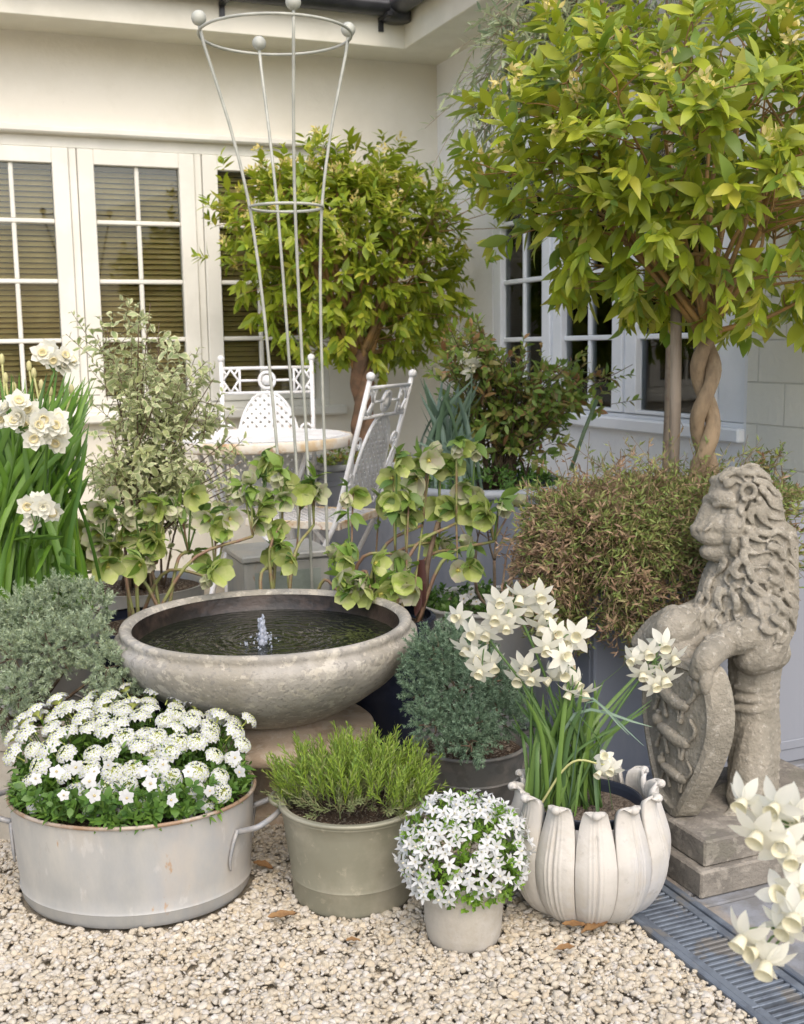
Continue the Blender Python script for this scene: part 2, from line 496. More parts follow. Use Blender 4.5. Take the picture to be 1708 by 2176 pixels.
def smooth_by_angle(o, deg=40):
    me = o.data
    bm = bmesh.new()
    bm.from_mesh(me)
    for e in bm.edges:
        if len(e.link_faces) == 2 and e.calc_face_angle(0) > math.radians(deg):
            e.smooth = False
    bm.to_mesh(me)
    bm.free()
    return o


def box_arr(lo, hi, bev=0.0):
    lo, hi = np.minimum(lo, hi).astype(float), np.maximum(lo, hi).astype(float)
    b = min(bev, 0.45 * float(np.min(hi - lo)))
    if b <= 0:
        V = np.array([[x, y, z] for x in (lo[0], hi[0]) for y in (lo[1], hi[1]) for z in (lo[2], hi[2])])
        F = np.array([[0, 1, 3, 2], [4, 6, 7, 5], [0, 4, 5, 1], [2, 3, 7, 6], [0, 2, 6, 4], [1, 5, 7, 3]])
        return V, F
    bm = bmesh.new()
    bmesh.ops.create_cube(bm, size=1.0)
    for v in bm.verts:
        v.co = Vector([(lo[i] + hi[i]) / 2 + v.co[i] * (hi[i] - lo[i]) for i in range(3)])
    bmesh.ops.bevel(bm, geom=bm.edges[:], offset=b, segments=1, affect='EDGES')
    bm.verts.index_update()
    V = np.array([v.co[:] for v in bm.verts])
    F = [[v.index for v in f.verts] for f in bm.faces]
    bm.free()
    return V, F


def ico(sub=1):
    bm = bmesh.new()
    bmesh.ops.create_icosphere(bm, subdivisions=sub, radius=1.0)
    bm.verts.index_update()
    V = np.array([v.co[:] for v in bm.verts])
    F = np.array([[v.index for v in f.verts] for f in bm.faces])
    bm.free()
    return V, F


ICO1, ICO2, ICO3 = ico(1), ico(2), ico(3)


def tube(P, R, seg=8, cap=True):
    P = np.asarray(P, float)
    n = len(P)
    R = np.full(n, R) if np.isscalar(R) else np.asarray(R, float)
    T = np.gradient(P, axis=0)
    T /= (np.linalg.norm(T, axis=1)[:, None] + 1e-12)
    up = np.array([0, 0, 1.0]) if abs(T[0][2]) < 0.9 else np.array([1.0, 0, 0])
    a = np.linspace(0, 2 * PI, seg, endpoint=False)
    V = []
    x = nrm(np.cross(up, T[0]))
    for i in range(n):
        x = nrm(x - T[i] * np.dot(x, T[i]))
        y = np.cross(T[i], x)
        V.append(P[i] + R[i] * (np.cos(a)[:, None] * x + np.sin(a)[:, None] * y))
    V = np.concatenate(V)
    F = []
    for i in range(n - 1):
        for j in range(seg):
            k = (j + 1) % seg
            F.append([i * seg + j, i * seg + k, (i + 1) * seg + k, (i + 1) * seg + j])
    F = [list(f) for f in F]
    if cap:
        F.append(list(range(seg))[::-1])
        F.append([(n - 1) * seg + j for j in range(seg)])
    return V, F


def tubeq(P, R, seg=6):
    """tube without caps as one quad array (fast merge)"""
    V, F = tube(P, R, seg, cap=False)
    return V, np.array(F)


def spline(P, n=16):
    P = np.asarray(P, float)
    if len(P) < 3:
        t = np.linspace(0, 1, n)[:, None]
        return P[0] * (1 - t) + P[-1] * t
    Q = np.vstack([2 * P[0] - P[1], P, 2 * P[-1] - P[-2]])
    out = []
    m = len(P) - 1
    for u in np.linspace(0, m - 1e-9, n):
        i = int(u)
        t = u - i
        p0, p1, p2, p3 = Q[i], Q[i + 1], Q[i + 2], Q[i + 3]
        out.append(0.5 * (2 * p1 + (p2 - p0) * t + (2 * p0 - 5 * p1 + 4 * p2 - p3) * t * t + (3 * p1 - p0 - 3 * p2 + p3) * t ** 3))
    return np.array(out)


def lathe(prof, seg=48, sx=1.0, sy=1.0, c=(0, 0, 0), rot=0.0, closed=False, wob=0.0):
    prof = np.asarray(prof, float)
    a = np.linspace(0, 2 * PI, seg, endpoint=False)
    ph = rng.uniform(0, 6.28, 3)
    w = 1 + wob * (np.sin(2 * a + ph[0]) + 0.5 * np.sin(3 * a + ph[1]))
    V = []
    for r, z in prof:
        x, y = r * sx * np.cos(a) * w, r * sy * np.sin(a) * w
        V.append(np.stack([c[0] + x * math.cos(rot) - y * math.sin(rot), c[1] + x * math.sin(rot) + y * math.cos(rot), np.full(seg, c[2] + z)], 1))
    V = np.concatenate(V)
    n = len(prof)
    i, j = np.meshgrid(np.arange(n if closed else n - 1), np.arange(seg), indexing='ij')
    i, j = i.ravel(), j.ravel()
    k, i2 = (j + 1) % seg, (i + 1) % n
    F = np.stack([i * seg + j, i * seg + k, i2 * seg + k, i2 * seg + j], 1)
    return V, F


def disc(c, rx, ry=None, rot=0.0, seg=40, rings=6, bump=0.0):
    ry = ry or rx
    prof_r = np.linspace(1e-4, 1, rings)
    a = np.linspace(0, 2 * PI, seg, endpoint=False)
    V = []
    for r in prof_r:
        x, y = rx * r * np.cos(a), ry * r * np.sin(a)
        V.append(np.stack([c[0] + x * math.cos(rot) - y * math.sin(rot), c[1] + x * math.sin(rot) + y * math.cos(rot),
                           c[2] + rng.normal(0, bump, seg) * (r < 0.99) if bump else np.full(seg, c[2])], 1))
    V = np.concatenate(V)
    i, j = np.meshgrid(np.arange(rings - 1), np.arange(seg), indexing='ij')
    i, j = i.ravel(), j.ravel()
    k = (j + 1) % seg
    return V, np.stack([i * seg + j, (i + 1) * seg + j, (i + 1) * seg + k, i * seg + k], 1)


def leaf_t(wid=0.3, n=5, fold=0.12, curl=0.25, sharp=1.0, base=0.06, wave=0.0):
    """unit-long leaf: y along, x across, z normal; three columns"""
    t = np.linspace(0, 1, n + 1)
    w = np.sin(PI * np.clip(t, 0, 1) ** 0.85) ** sharp * wid * 0.5
    w = np.maximum(w, np.where(t < 0.5, base * wid * 0.5, 0.004))
    z = -curl * t ** 2
    y = t - 0.25 * curl * t ** 2
    V = []
    for i in range(n + 1):
        wz = wave * math.sin(i * 2.4)
        V += [[-w[i], y[i], z[i] + fold * w[i] + wz * wid], [0, y[i], z[i]], [w[i], y[i], z[i] + fold * w[i] - wz * wid]]
    F = []
    for i in range(n):
        a = 3 * i
        F += [[a, a + 1, a + 4, a + 3], [a + 1, a + 2, a + 5, a + 4]]
    return np.array(V), np.array(F)


def frames(D, Nh):
    """rotation matrices whose y is D and z close to Nh, columns x,y,z"""
    D = D / (np.linalg.norm(D, axis=1)[:, None] + 1e-12)
    X = np.cross(D, Nh)
    ln = np.linalg.norm(X, axis=1)
    bad = ln < 1e-4
    X[bad] = np.cross(D[bad], np.array([1.0, 0.3, 0.2]))
    X /= (np.linalg.norm(X, axis=1)[:, None] + 1e-12)
    Z = np.cross(X, D)
    return np.stack([X, D, Z], 2)


def inst(tpl, Rm, P, S):
    V0, F0 = tpl
    S = np.asarray(S, float)
    if S.ndim == 1:
        S = S[:, None]
    Vs = V0[None] * S[:, None, :] if S.shape[1] == 3 else V0[None] * S[:, :, None]
    V = np.einsum('nij,nkj->nki', Rm, Vs) + P[:, None, :]
    n, k = len(P), len(V0)
    F = (F0[None] + (np.arange(n) * k)[:, None, None]).reshape(-1, F0.shape[1])
    return V.reshape(-1, 3), F


def rand_dirs(n):
    v = rng.normal(size=(n, 3))
    return v / np.linalg.norm(v, axis=1)[:, None]


def rotz(v, a):
    c, s = math.cos(a), math.sin(a)
    return np.array([v[0] * c - v[1] * s, v[0] * s + v[1] * c, v[2]])


def mat_from(y, z):
    """4x4 with local y and roughly local z"""
    y = nrm(y)
    x = np.cross(y, z)
    if np.linalg.norm(x) < 1e-5:
        x = np.cross(y, [1, 0.2, 0.1])
    x = nrm(x)
    z = np.cross(x, y)
    return x, y, z


def place(o, p, zdir, spin=0.0, s=1.0):
    """put object o so that its local +z looks along zdir"""
    q = Vector(nrm(zdir)).to_track_quat('Z', 'Y')
    m = Matrix.Translation(Vector(p)) @ q.to_matrix().to_4x4() @ Matrix.Rotation(spin, 4, 'Z') @ Matrix.Diagonal((s, s, s, 1))
    if o.parent:
        m = Matrix.Translation(-Vector(where(o.parent))) @ m
    o.matrix_local = m
    return o


def obj(name, me, parent=None):
    o = bpy.data.objects.new(name, me)
    col.objects.link(o)
    if parent:
        o.parent = parent
    return o


# ================================================================== the setting
YB, XR = 5.47, 2.47                      # the back wall and the right wing's wall

m = MB()
m.add(*disc((1, 3, -0.012), 60, seg=48, rings=10))
tag(m.build('ground', M['ground'], smooth=False), kind='structure')


def in_pots(x, y, pots, pad=0.0):
    ok = np.ones(len(x), bool)
    for (cx, cy, rx, ry, rot) in pots:
        dx, dy = x - cx, y - cy
        u = (dx * math.cos(rot) + dy * math.sin(rot)) / (rx + pad)
        v = (-dx * math.sin(rot) + dy * math.cos(rot)) / (ry + pad)
        ok &= (u * u + v * v) > 1
    return ok


TUB = (0.322, 2.235, 0.230, 0.187, math.radians(-27))
LAV = (0.718, 2.035)
CAMP = (0.842, 1.785)
LOTUS = (1.112, 1.800)
POTS = [TUB, (LAV[0], LAV[1], 0.118, 0.118, 0), (CAMP[0], CAMP[1], 0.064, 0.064, 0), (LOTUS[0], LOTUS[1], 0.085, 0.085, 0)]


def unit3(a):
    return a / np.linalg.norm(a, axis=2)[:, :, None]


def gravel():
    mb = MB()
    for n, smin, smax, z, tpl in ((17000, .0068, .0098, -.006, ICO1), (15000, .0050, .0100, -.002, ICO2), (14000, .0042, .0082, .0005, ICO2), (30000, .0022, .0052, .000, ICO1)):
        base, F = tpl
        x = rng.uniform(-0.75, 1.16, n)
        y = rng.uniform(1.15, 2.75, n)
        if smin > .006:                       # the coarse layer also runs on to the house
            x = np.concatenate([x, rng.uniform(-1.6, -.75, 7000), rng.uniform(-1.6, .9, 14000)])
            y = np.concatenate([y, rng.uniform(1.2, 2.75, 7000), rng.uniform(2.75, 5.45, 14000)])
        k = in_pots(x, y, POTS, 0.006) & (x < 1.150)
        x, y = x[k], y[k]
        n = len(x)
        q = smin + (smax - smin) * rng.uniform(0, 1, n) ** 1.6
        s = np.stack([q * rng.uniform(.9, 1.5, n), q * rng.uniform(.8, 1.15, n), q * rng.uniform(.42, .75, n)], 1)
        lob = unit3(rng.normal(size=(n, 5, 3)))                       # a few flat cuts make each stone angular
        V = np.repeat(base[None], n, 0) * rng.uniform(.93, 1.07, (n, len(base), 1))
        for c in range(5):
            dd = (V * lob[:, c][:, None, :]).sum(2)
            V = V - np.maximum(0, dd - rng.uniform(.5, .85, (n, 1)))[:, :, None] * lob[:, c][:, None, :]
        V = V * s[:, None, :]
        R = frames(rand_dirs(n) * np.array([1, 1, .4]), np.tile([0, 0, 1.0], (n, 1)) + rng.normal(0, .26, (n, 3)))
        V = np.einsum('nij,nkj->nki', R, V)
        zz = z + s[:, 2] * .6 + rng.uniform(0, .003, n)
        V += np.stack([x, y, zz], 1)[:, None, :]
        FF = (F[None] + (np.arange(n) * len(base))[:, None, None]).reshape(-1, 3)
        mb.add(V.reshape(-1, 3), FF)
    return mb


tag(gravel().build('gravel', M['gravel'], smooth=True), 'pale cream gravel of small rounded stones spread in front of the pots', 'gravel', kind='stuff')

# paving to the right of the drain: slabs with open joints
m = MB()
ys = [0.9, 1.30, 1.69, 1.74, 2.2, 2.7, 3.2, 3.7]
for i in range(len(ys) - 1):
    xs = [1.306, 1.75, 2.2, 2.46] if i % 2 else [1.306, 1.95, 2.46]
    for j in range(len(xs) - 1):
        m.add(*box_arr(np.array([xs[j] + .003, ys[i] + .003, -.05]), np.array([xs[j + 1] - .003, ys[i + 1] - .003, 0.0 + rng.uniform(-.0015, .0015)]), .003))
tag(m.build('paving', M['slab'], smooth=False), kind='structure')

# drain channel
dr = thing('drain_channel', (1.226, 1.6, 0), 'blue grey metal slot drain running between the gravel and the paving', 'drain')
m = MB()
for x0, x1 in ((1.150, 1.163), (1.290, 1.303)):
    m.add(*box_arr(np.array([x0, .75, -.05]), np.array([x1, 3.4, .010]), .002))
m.add(*box_arr(np.array([1.163, .75, -.05]), np.array([1.290, 3.4, -.030])))
m.build('channel_edge', M['drain'], dr, smooth=False)
for (y0, y1) in ((0.78, 1.372), (1.376, 1.968), (1.972, 2.56)):
    m = MB()
    m.add(*box_arr(np.array([1.165, y0, -.006]), np.array([1.182, y1, .006]), .0015))
    m.add(*box_arr(np.array([1.271, y0, -.006]), np.array([1.288, y1, .006]), .0015))
    y = y0 + .001
    while y < y1 - .006:
        m.add(*box_arr(np.array([1.182, y, -.007]), np.array([1.271, y + .0072, .0045]), .001))
        y += .0148
    m.build('grate', M['drain'], dr, smooth=False)

# ------------------------------------------------------------------ the house
house = thing('house', (2.47, 5.47, 0), 'cream rendered single storey house with white casement windows around the courtyard', 'house')


def wall_with_hole(axis, pos, thick, u0, u1, z0, z1, hu0, hu1, hz0, hz1):
    """four boxes round an opening; axis 'y' is a wall along x standing at y = pos"""
    mb = MB()
    parts = [(u0, hu0, z0, z1), (hu1, u1, z0, z1), (hu0, hu1, z0, hz0), (hu0, hu1, hz1, z1)]
    for a, b, c, d in parts:
        if b - a < 1e-4 or d - c < 1e-4:
            continue
        if axis == 'y':
            mb.add(*box_arr(np.array([a, pos, c]), np.array([b, pos + thick, d])))
        else:
            mb.add(*box_arr(np.array([pos, a, c]), np.array([pos + thick, b, d])))
    return mb


WH, WS = 2.035, 0.80
wall_with_hole('y', YB, .28, -3.0, XR + .28, -.05, 2.64, -1.05, 1.86, WS - .01, WH).build('wall', M['render'], house, smooth=False)
wall_with_hole('x', XR, .28, 3.03, YB, -.05, 2.64, 3.045, 4.86, WS - .01, 1.95).build('wall', M['render_shade'], house, smooth=False)
m = MB()
m.add(*box_arr(np.array([XR - .004, 2.72, -.05]), np.array([XR + 3.0, 3.03, 2.64]), .004))
m.build('brick_pier', M['block'], house, smooth=False)

# eaves: fascia, soffit, gutter, roof
EZ0, EZ1, OV = 2.46, 2.60, 0.30
m = MB()
m.add(*box_arr(np.array([-3.0, YB - OV, EZ0]), np.array([XR - OV + .02, YB - OV + .022, EZ1 + .095]), .003))
m.add(*box_arr(np.array([XR - OV, 1.0, EZ0]), np.array([XR - OV + .022, YB - OV, EZ1 + .095]), .003))
m.build('fascia', M['fascia'], house, smooth=False)
m = MB()
m.add(*box_arr(np.array([-3.0, YB - OV + .022, EZ0 + .012]), np.array([XR - OV + .02, YB, EZ0 + .03])))
m.add(*box_arr(np.array([XR - OV + .022, 1.0, EZ0 + .014]), np.array([XR, YB, EZ0 + .032])))
m.build('soffit', M['fascia'], house, smooth=False)
m = MB()
a = np.linspace(PI, 2 * PI, 9)
def half_gutter(p0, p1, n):
    pr = [(math.cos(t) * .056, math.sin(t) * .056) for t in a] + [(math.cos(t) * .052, math.sin(t) * .052) for t in a[::-1]]
    V = []
    for p in (p0, p1):
        for (u, w) in pr:
            V.append([p[0] + n[0] * u, p[1] + n[1] * u, p[2] + w])
    k = len(pr)
    F = [[i, (i + 1) % k, k + (i + 1) % k, k + i] for i in range(k)]
    return np.array(V), np.array(F)
gz = EZ1 + .035
m.add(*half_gutter((-3, YB - OV - .062, gz), (XR - OV - .062, YB - OV - .062, gz), (0, 1)))
m.add(*half_gutter((XR - OV - .062, 1.0, gz), (XR - OV - .062, YB - OV - .03, gz), (1, 0)))
m.add(*lathe([(.0, -.075), (.062, -.075), (.066, -.03), (.066, .02)], 14, c=(XR - OV - .062, YB - OV - .062, gz)))
gt = m.build('gutter', M['gutter'], house)
for gx in (-.4, .45, 1.30, 2.05):
    m = MB()
    m.add(*box_arr(np.array([gx - .012, YB - OV - .122, gz - .066]), np.array([gx + .012, YB - OV, gz - .05])))
    m.add(*box_arr(np.array([gx - .012, YB - OV - .012, gz - .11]), np.array([gx + .012, YB - OV - .001, gz - .05])))
    m.build('bracket', M['gutter'], gt, smooth=False)
m = MB()
for (p, q, n, L) in (((-3, YB - OV - .09), (1, 0), (0, 1), XR - OV + 3.0), ((XR - OV - .09, 1.0), (0, 1), (1, 0), YB - OV - 1.1)):
    k = int(L / .19)
    for row in range(7):
        for i in range(k):
            u = i * L / k
            c0 = np.array([p[0] + q[0] * u + n[0] * row * .24, p[1] + q[1] * u + n[1] * row * .24, EZ1 + .046 + row * .17 + rng.uniform(-.003, .003)])
            ax = np.array([q[0], q[1], 0]) * (L / k - .004)
            ay = np.array([n[0] * .30, n[1] * .30, .212])
            th = np.array([0, 0, .014])
            V = [c0, c0 + ax, c0 + ax + ay, c0 + ay]
            V = np.array(V + [v + th for v in V])
            m.add(V, np.array([[3, 2, 1, 0], [4, 5, 6, 7], [0, 1, 5, 4], [1, 2, 6, 5], [2, 3, 7, 6], [3, 0, 4, 7]]))
m.build('roof', M['tile'], house, smooth=False)


def casement(axis, pos, u0, u1, z0, z1, frame_m, parent, inner, gu0, gu1, gz0, gz1, bars, divs, blind=True):
    """one sash in the plane pos; local u along the wall, d into the wall"""
    def bx(ua, ub, da, db, za, zb, bev=.003):
        if axis == 'y':
            return box_arr(np.array([ua, pos + da, za]), np.array([ub, pos + db, zb]), bev)
        return box_arr(np.array([pos + da, ua, za]), np.array([pos + db, ub, zb]), bev)
    mb = MB()
    mb.add(*bx(u0, gu0, -.012, .045, z0, z1)); mb.add(*bx(gu1, u1, -.012, .045, z0, z1))
    mb.add(*bx(gu0, gu1, -.012, .045, z0, gz0)); mb.add(*bx(gu0, gu1, -.012, .045, gz1, z1))
    for zb in bars:
        mb.add(*bx(gu0, gu1, .002, .036, zb - .010, zb + .010, .004))
    for ub in divs:
        cuts = [gz0] + [z for z in bars] + [gz1]
        for i in range(len(cuts) - 1):
            mb.add(*bx(ub - .010, ub + .010, .0045, .034, cuts[i] + (.010 if i else 0), cuts[i + 1] - (.010 if i < len(cuts) - 2 else 0), .004))
    sash = mb.build('casement', frame_m, parent, smooth=False)
    g = MB()
    g.add(*bx(gu0 - .004, gu1 + .004, .017, .021, gz0 - .004, gz1 + .004, 0))
    g.build('glass', M['glass'], sash, smooth=False)
    b = MB()
    if blind:
        z = gz1 + .02
        while z > gz0 - .02:
            for k in (0,):
                th = .0016
                d0, d1 = .075, .098
                V = []
                for (uu, dd, dz) in ((gu0 - .03, d0, -.011), (gu1 + .03, d0, -.011), (gu1 + .03, d1, .009), (gu0 - .03, d1, .009)):
                    V.append([uu, pos + dd, z + dz] if axis == 'y' else [pos + dd, uu, z + dz])
                V = np.array(V + [[v[0], v[1], v[2] + th] for v in V])
                b.add(V, np.array([[3, 2, 1, 0], [4, 5, 6, 7], [0, 1, 5, 4], [1, 2, 6, 5], [2, 3, 7, 6], [3, 0, 4, 7]]))
            z -= .0245
        b.build('blind', M['blind'], sash, smooth=False)
    else:
        n = 28
        uu = np.linspace(gu0 - .03, gu0 + (gu1 - gu0) * inner, n)
        dd = .12 + .012 * np.sin(np.arange(n) * 1.5)
        V = []
        for zz in (gz0 - .03, gz1 + .03):
            for k in range(n):
                V.append([uu[k], pos + dd[k], zz] if axis == 'y' else [pos + dd[k], uu[k], zz])
        F = np.array([[i, i + 1, n + i + 1, n + i] for i in range(n - 1)])
        b.add(np.array(V), F)
        b.build('curtain', M['curtain'], sash)
    return sash


# back window: four sashes of one frame
win = MB()
def wb(ua, ub, za, zb, d0=0.0, d1=.09, bev=.003):
    win.add(*box_arr(np.array([ua, YB + d0, za]), np.array([ub, YB + d1, zb]), bev))
wb(-1.05, 1.86, 1.985, WH, .004); wb(-1.05, 1.86, WS - .01, WS + .028, .004)
for u in (-1.05, -.4225 - .0, .1125, .6475, 1.2175, 1.785):
    wb(u if u > -1 else -1.05, u + (.034 if u < 1.7 else .075), WS + .028, 1.985, .004)
wobj = win.build('window', M['frame'], house, smooth=False)
m = MB()
m.add(*box_arr(np.array([-1.15, YB - .05, WH + .004]), np.array([1.95, YB + .004, WH + .034]), .006))
m.build('hood', M['frame'], wobj, smooth=False)
m = MB()
m.add(*box_arr(np.array([-1.12, YB - .07, WS - .055]), np.array([1.93, YB + .004, WS - .008]), .008))
m.build('sill', M['frame'], wobj, smooth=False)
bars = (1.128, 1.395, 1.662)
for (a0, a1) in ((-.385, .1105), (.1485, .6455), (.684, 1.2155), (1.254, 1.783)):
    casement('y', YB + .004, a0 - 0.0, a1, WS + .030, 1.983, M['frame'], wobj, 1, a0 + .072, a1 - .072, .865, 1.915, bars, ((a0 + a1) / 2,))
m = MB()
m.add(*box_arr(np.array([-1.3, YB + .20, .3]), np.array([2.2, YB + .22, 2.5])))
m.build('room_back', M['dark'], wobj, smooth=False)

win = MB()
def wr(ua, ub, za, zb, d0=0.004, d1=.09, bev=.003):
    win.add(*box_arr(np.array([XR + d0, ua, za]), np.array([XR + d1, ub, zb]), bev))
wr(3.045, 4.86, 1.905, 1.95); wr(3.045, 4.86, WS - .01, WS - .05 + .028 + .03)
wr(3.045, 3.185, WS + .010, 1.905); wr(3.735, 3.757, WS + .010, 1.905); wr(4.288, 4.310, WS + .010, 1.905); wr(4.838, 4.86, WS + .010, 1.905)
wobj = win.build('window', M['frame_shade'], house, smooth=False)
m = MB()
m.add(*box_arr(np.array([XR - .03, 3.035, WS - .055]), np.array([XR + .004, 4.9, WS - .008]), .006))
m.build('sill', M['frame_shade'], wobj, smooth=False)
for (a0, a1) in ((3.187, 3.733), (3.759, 4.286), (4.312, 4.836)):
    casement('x', XR + .004, a0, a1, WS + .012, 1.903, M['frame_shade'], wobj, .55, a0 + .07, a1 - .07, .825, 1.84, (1.10, 1.36, 1.62), ((a0 + a1) / 2,), blind=False)
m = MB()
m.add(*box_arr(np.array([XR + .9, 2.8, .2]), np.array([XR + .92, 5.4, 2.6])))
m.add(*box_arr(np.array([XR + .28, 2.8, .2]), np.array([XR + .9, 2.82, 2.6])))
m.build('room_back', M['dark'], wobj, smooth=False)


# ================================================================== pots and stone
def pot(name, c, prof, material, label, cat='plant pot', seg=56, sx=1, sy=1, rot=0.0, soil_z=None, soil_r=None, soil=None, rim=None, group=None, wob=0.004):
    """an open pot turned from an outer profile, with a wall thickness, its soil as a part"""
    root = thing(name, c, label, cat, group)
    prof = list(prof)
    th = 0.006
    inner = [(max(r - th, .001), z) for r, z in prof[::-1] if z > .012] + [(.001, .012)]
    full = [(.001, 0.0)] + prof + inner
    mb = MB()
    mb.add(*lathe(full, seg, sx, sy, c, rot, wob=wob))
    o = smooth_by_angle(mb.build('pot_body', material, root), 35)
    if rim:
        rr, zz, tr, rm = rim
        a = np.linspace(0, 2 * PI, seg, endpoint=False)
        pr = [(rr + tr * math.cos(t), zz + tr * math.sin(t)) for t in np.linspace(0, 2 * PI, 8, endpoint=False)]
        mb = MB()
        mb.add(*lathe(pr, seg, sx, sy, c, rot, closed=True, wob=wob))
        mb.build('rim', rm, root)
    if soil_z:
        mb = MB()
        mb.add(*disc((c[0], c[1], c[2] + soil_z), soil_r * sx, soil_r * sy, rot, 40, 9, .004))
        mb.build('soil', soil or M['soil'], root)
    return root


# --- the oval wash tub
tub = pot('wash_tub', (TUB[0], TUB[1], -.004),
          [(.205, 0), (.222, .006), (.2285, .016), (.231, .032), (.2335, .036), (.231, .042), (.234, .07), (.238, .12), (.241, .17), (.243, .205), (.2455, .213)],
          M['zinc'], 'large oval galvanised wash tub with two loop handles, full of white flowers', 'tub',
          seg=72, sy=TUB[3] / TUB[2], rot=TUB[4], soil_z=.185, soil_r=.235, rim=(.2455, .213, .0042, M['zinc_rim']))
tub_c = np.array([TUB[0], TUB[1], 0])


def tub_pt(ang, r, z):
    x, y = r * math.cos(ang), r * TUB[3] / TUB[2] * math.sin(ang)
    return tub_c + rotz(np.array([x, y, z]), TUB[4])


for sgn, nm in ((0.0, 'r'), (PI, 'l')):
    m = MB()
    a0, a1 = sgn - .36, sgn + .26
    pts = [tub_pt(a0, .243, .150), tub_pt(a0, .262, .156), tub_pt(a0 + .03, .292, .168), tub_pt((a0 + a1) / 2, .305, .176), tub_pt(a1 - .03, .288, .170), tub_pt(a1, .260, .160), tub_pt(a1, .243, .154)]
    m.add(*tube(spline(pts, 26), .0058, 10))
    for aa in (a0, a1):
        q = [tub_pt(aa, .2435, .154), tub_pt(aa - .06 * (1 if aa == a0 else -1), .2430, .135), tub_pt(aa - .11 * (1 if aa == a0 else -1), .2415, .10), tub_pt(aa - .10 * (1 if aa == a0 else -1), .240, .078)]
        m.add(*tube(spline(q, 14), np.linspace(.0050, .0022, 14), 8))
    m.build('handle', M['zinc_handle'], tub)

# --- the olive zinc pot with the lavender
lav = pot('zinc_pot', (LAV[0], LAV[1], -.004),
          [(.112, 0), (.119, .004), (.1215, .012), (.1235, .05), (.1265, .056), (.125, .062), (.131, .11), (.138, .165), (.141, .185), (.1445, .190), (.1445, .197), (.141, .201)],
          M['zinc_olive'], 'olive grey zinc pot of medium height holding lavender, beside the wash tub', seg=64, soil_z=.168, soil_r=.136,
          rim=(.1435, .198, .0046, M['zinc_olive']))
m = MB()
hp = [np.array([LAV[0], LAV[1], 0]) + rotz(np.array([-r, 0, z]), -.62 + a) for a, r, z in ((-.22, .141, .178), (-.20, .158, .184), (-.1, .166, .188), (.1, .166, .188), (.20, .158, .184), (.22, .141, .178))]
m.add(*tube(spline(hp, 18), .0048, 8))
m.build('handle', M['zinc_olive'], lav)

# --- small clay pot with campanula
camp_pot = pot('clay_pot', (CAMP[0], CAMP[1], -.003), [(.056, 0), (.0655, .003), (.068, .010), (.0705, .030), (.073, .070), (.0765, .110), (.0785, .124), (.0775, .128)],
               M['clay'], 'small pale clay pot standing on the gravel in front of the petal planter', seg=48, soil_z=.112, soil_r=.074)

# --- the petal planter
LOTC = np.array([LOTUS[0], LOTUS[1], 0.0])
lot = thing('petal_planter', LOTC, 'pale stone planter carved as upright curling petals, holding white narcissi', 'planter')
m = MB()
prof = [(.001, .004), (.075, .004), (.095, .012), (.115, .035), (.130, .07), (.137, .105), (.134, .14), (.124, .172), (.112, .195), (.108, .195), (.118, .16), (.118, .06), (.001, .05)]
m.add(*lathe(prof, 60, c=LOTC))
NP = 12
def lot_prof(t):
    """radius and height along a petal, t 0 at the foot to 1 at the curled tip"""
    P = np.array([[.080, .000], [.108, .016], [.134, .050], [.1495, .096], [.1505, .140], [.141, .178], [.1315, .208], [.1275, .230], [.1315, .243], [.141, .245], [.1455, .236]])
    S = spline(P, 60)
    d = np.r_[0, np.cumsum(np.linalg.norm(np.diff(S, axis=0), axis=1))]
    d /= d[-1]
    return np.interp(t, d, S[:, 0]), np.interp(t, d, S[:, 1])
nu, nv = 44, 40
for k in range(NP):
    th0 = 2 * PI * k / NP + .10
    hs = 1 + rng.uniform(-.02, .02)
    V = []
    for side in (0, 1):
        for i in range(nv + 1):
            t = i / nv
            r, z = lot_prof(t)
            half = PI / NP * .985
            wf = 1.0
            if t > .58:
                q = (t - .58) / .42
                wf = max(.20, math.sqrt(max(0.0, 1 - q ** 2.8)))
            for j in range(nu + 1):
                u = -1 + 2 * j / nu
                au = abs(u)
                bul = .0085 * (1 - au ** 2.6)
                ribs = .0026 * (math.exp(-((au - .14) / .05) ** 2) + .7 * math.exp(-((au - .34) / .05) ** 2)) * min(1, (1 - t) * 2.2) * (t > .12)
                grove = -.0030 * math.exp(-(u / .05) ** 2) * (t < .8)
                tip = .004 * math.exp(-((t - .93) / .05) ** 2) * math.exp(-(u / .35) ** 2)
                rr = r + bul * (1 if t < .9 else (1 - t) * 10) + ribs + grove + tip - .011 * side
                zz = z * hs - .002 * side + (0.0 if t < .6 else -.006 * au ** 2 * wf)
                an = th0 + half * u * wf * (.98 if side else 1)
                V.append([LOTC[0] + rr * math.cos(an), LOTC[1] + rr * math.sin(an), zz])
    F = []
    st = nu + 1
    off = st * (nv + 1)
    for i in range(nv):
        for j in range(nu):
            a_ = i * st + j
            F.append([a_, a_ + 1, a_ + st + 1, a_ + st])
            F.append([off + a_ + st, off + a_ + st + 1, off + a_ + 1, off + a_])
        for j in (0, nu):
            a_ = i * st + j
            q = [a_, a_ + st, off + a_ + st, off + a_]
            F.append(q if j == 0 else q[::-1])
    for j in range(nu):
        a_ = nv * st + j
        F.append([a_, a_ + 1, off + a_ + 1, off + a_])
    m.add(np.array(V), np.array(F))
    # rolled knob at the tip
    r, z = lot_prof(.975)
    c = LOTC + np.array([(r - .001) * math.cos(th0), (r - .001) * math.sin(th0), z * hs - .004])
    m.add(ICO2[0] * np.array([.0095, .0095, .0085]) + c, ICO2[1])
m.build('planter_body', M['lotus'], lot)
m = MB()
m.add(*lathe([(.100, .10), (.1045, .212), (.108, .214), (.108, .209), (.102, .20), (.097, .10)], 48, c=LOTC))
m.build('inner_pot', M['pump'], lot)
m = MB()
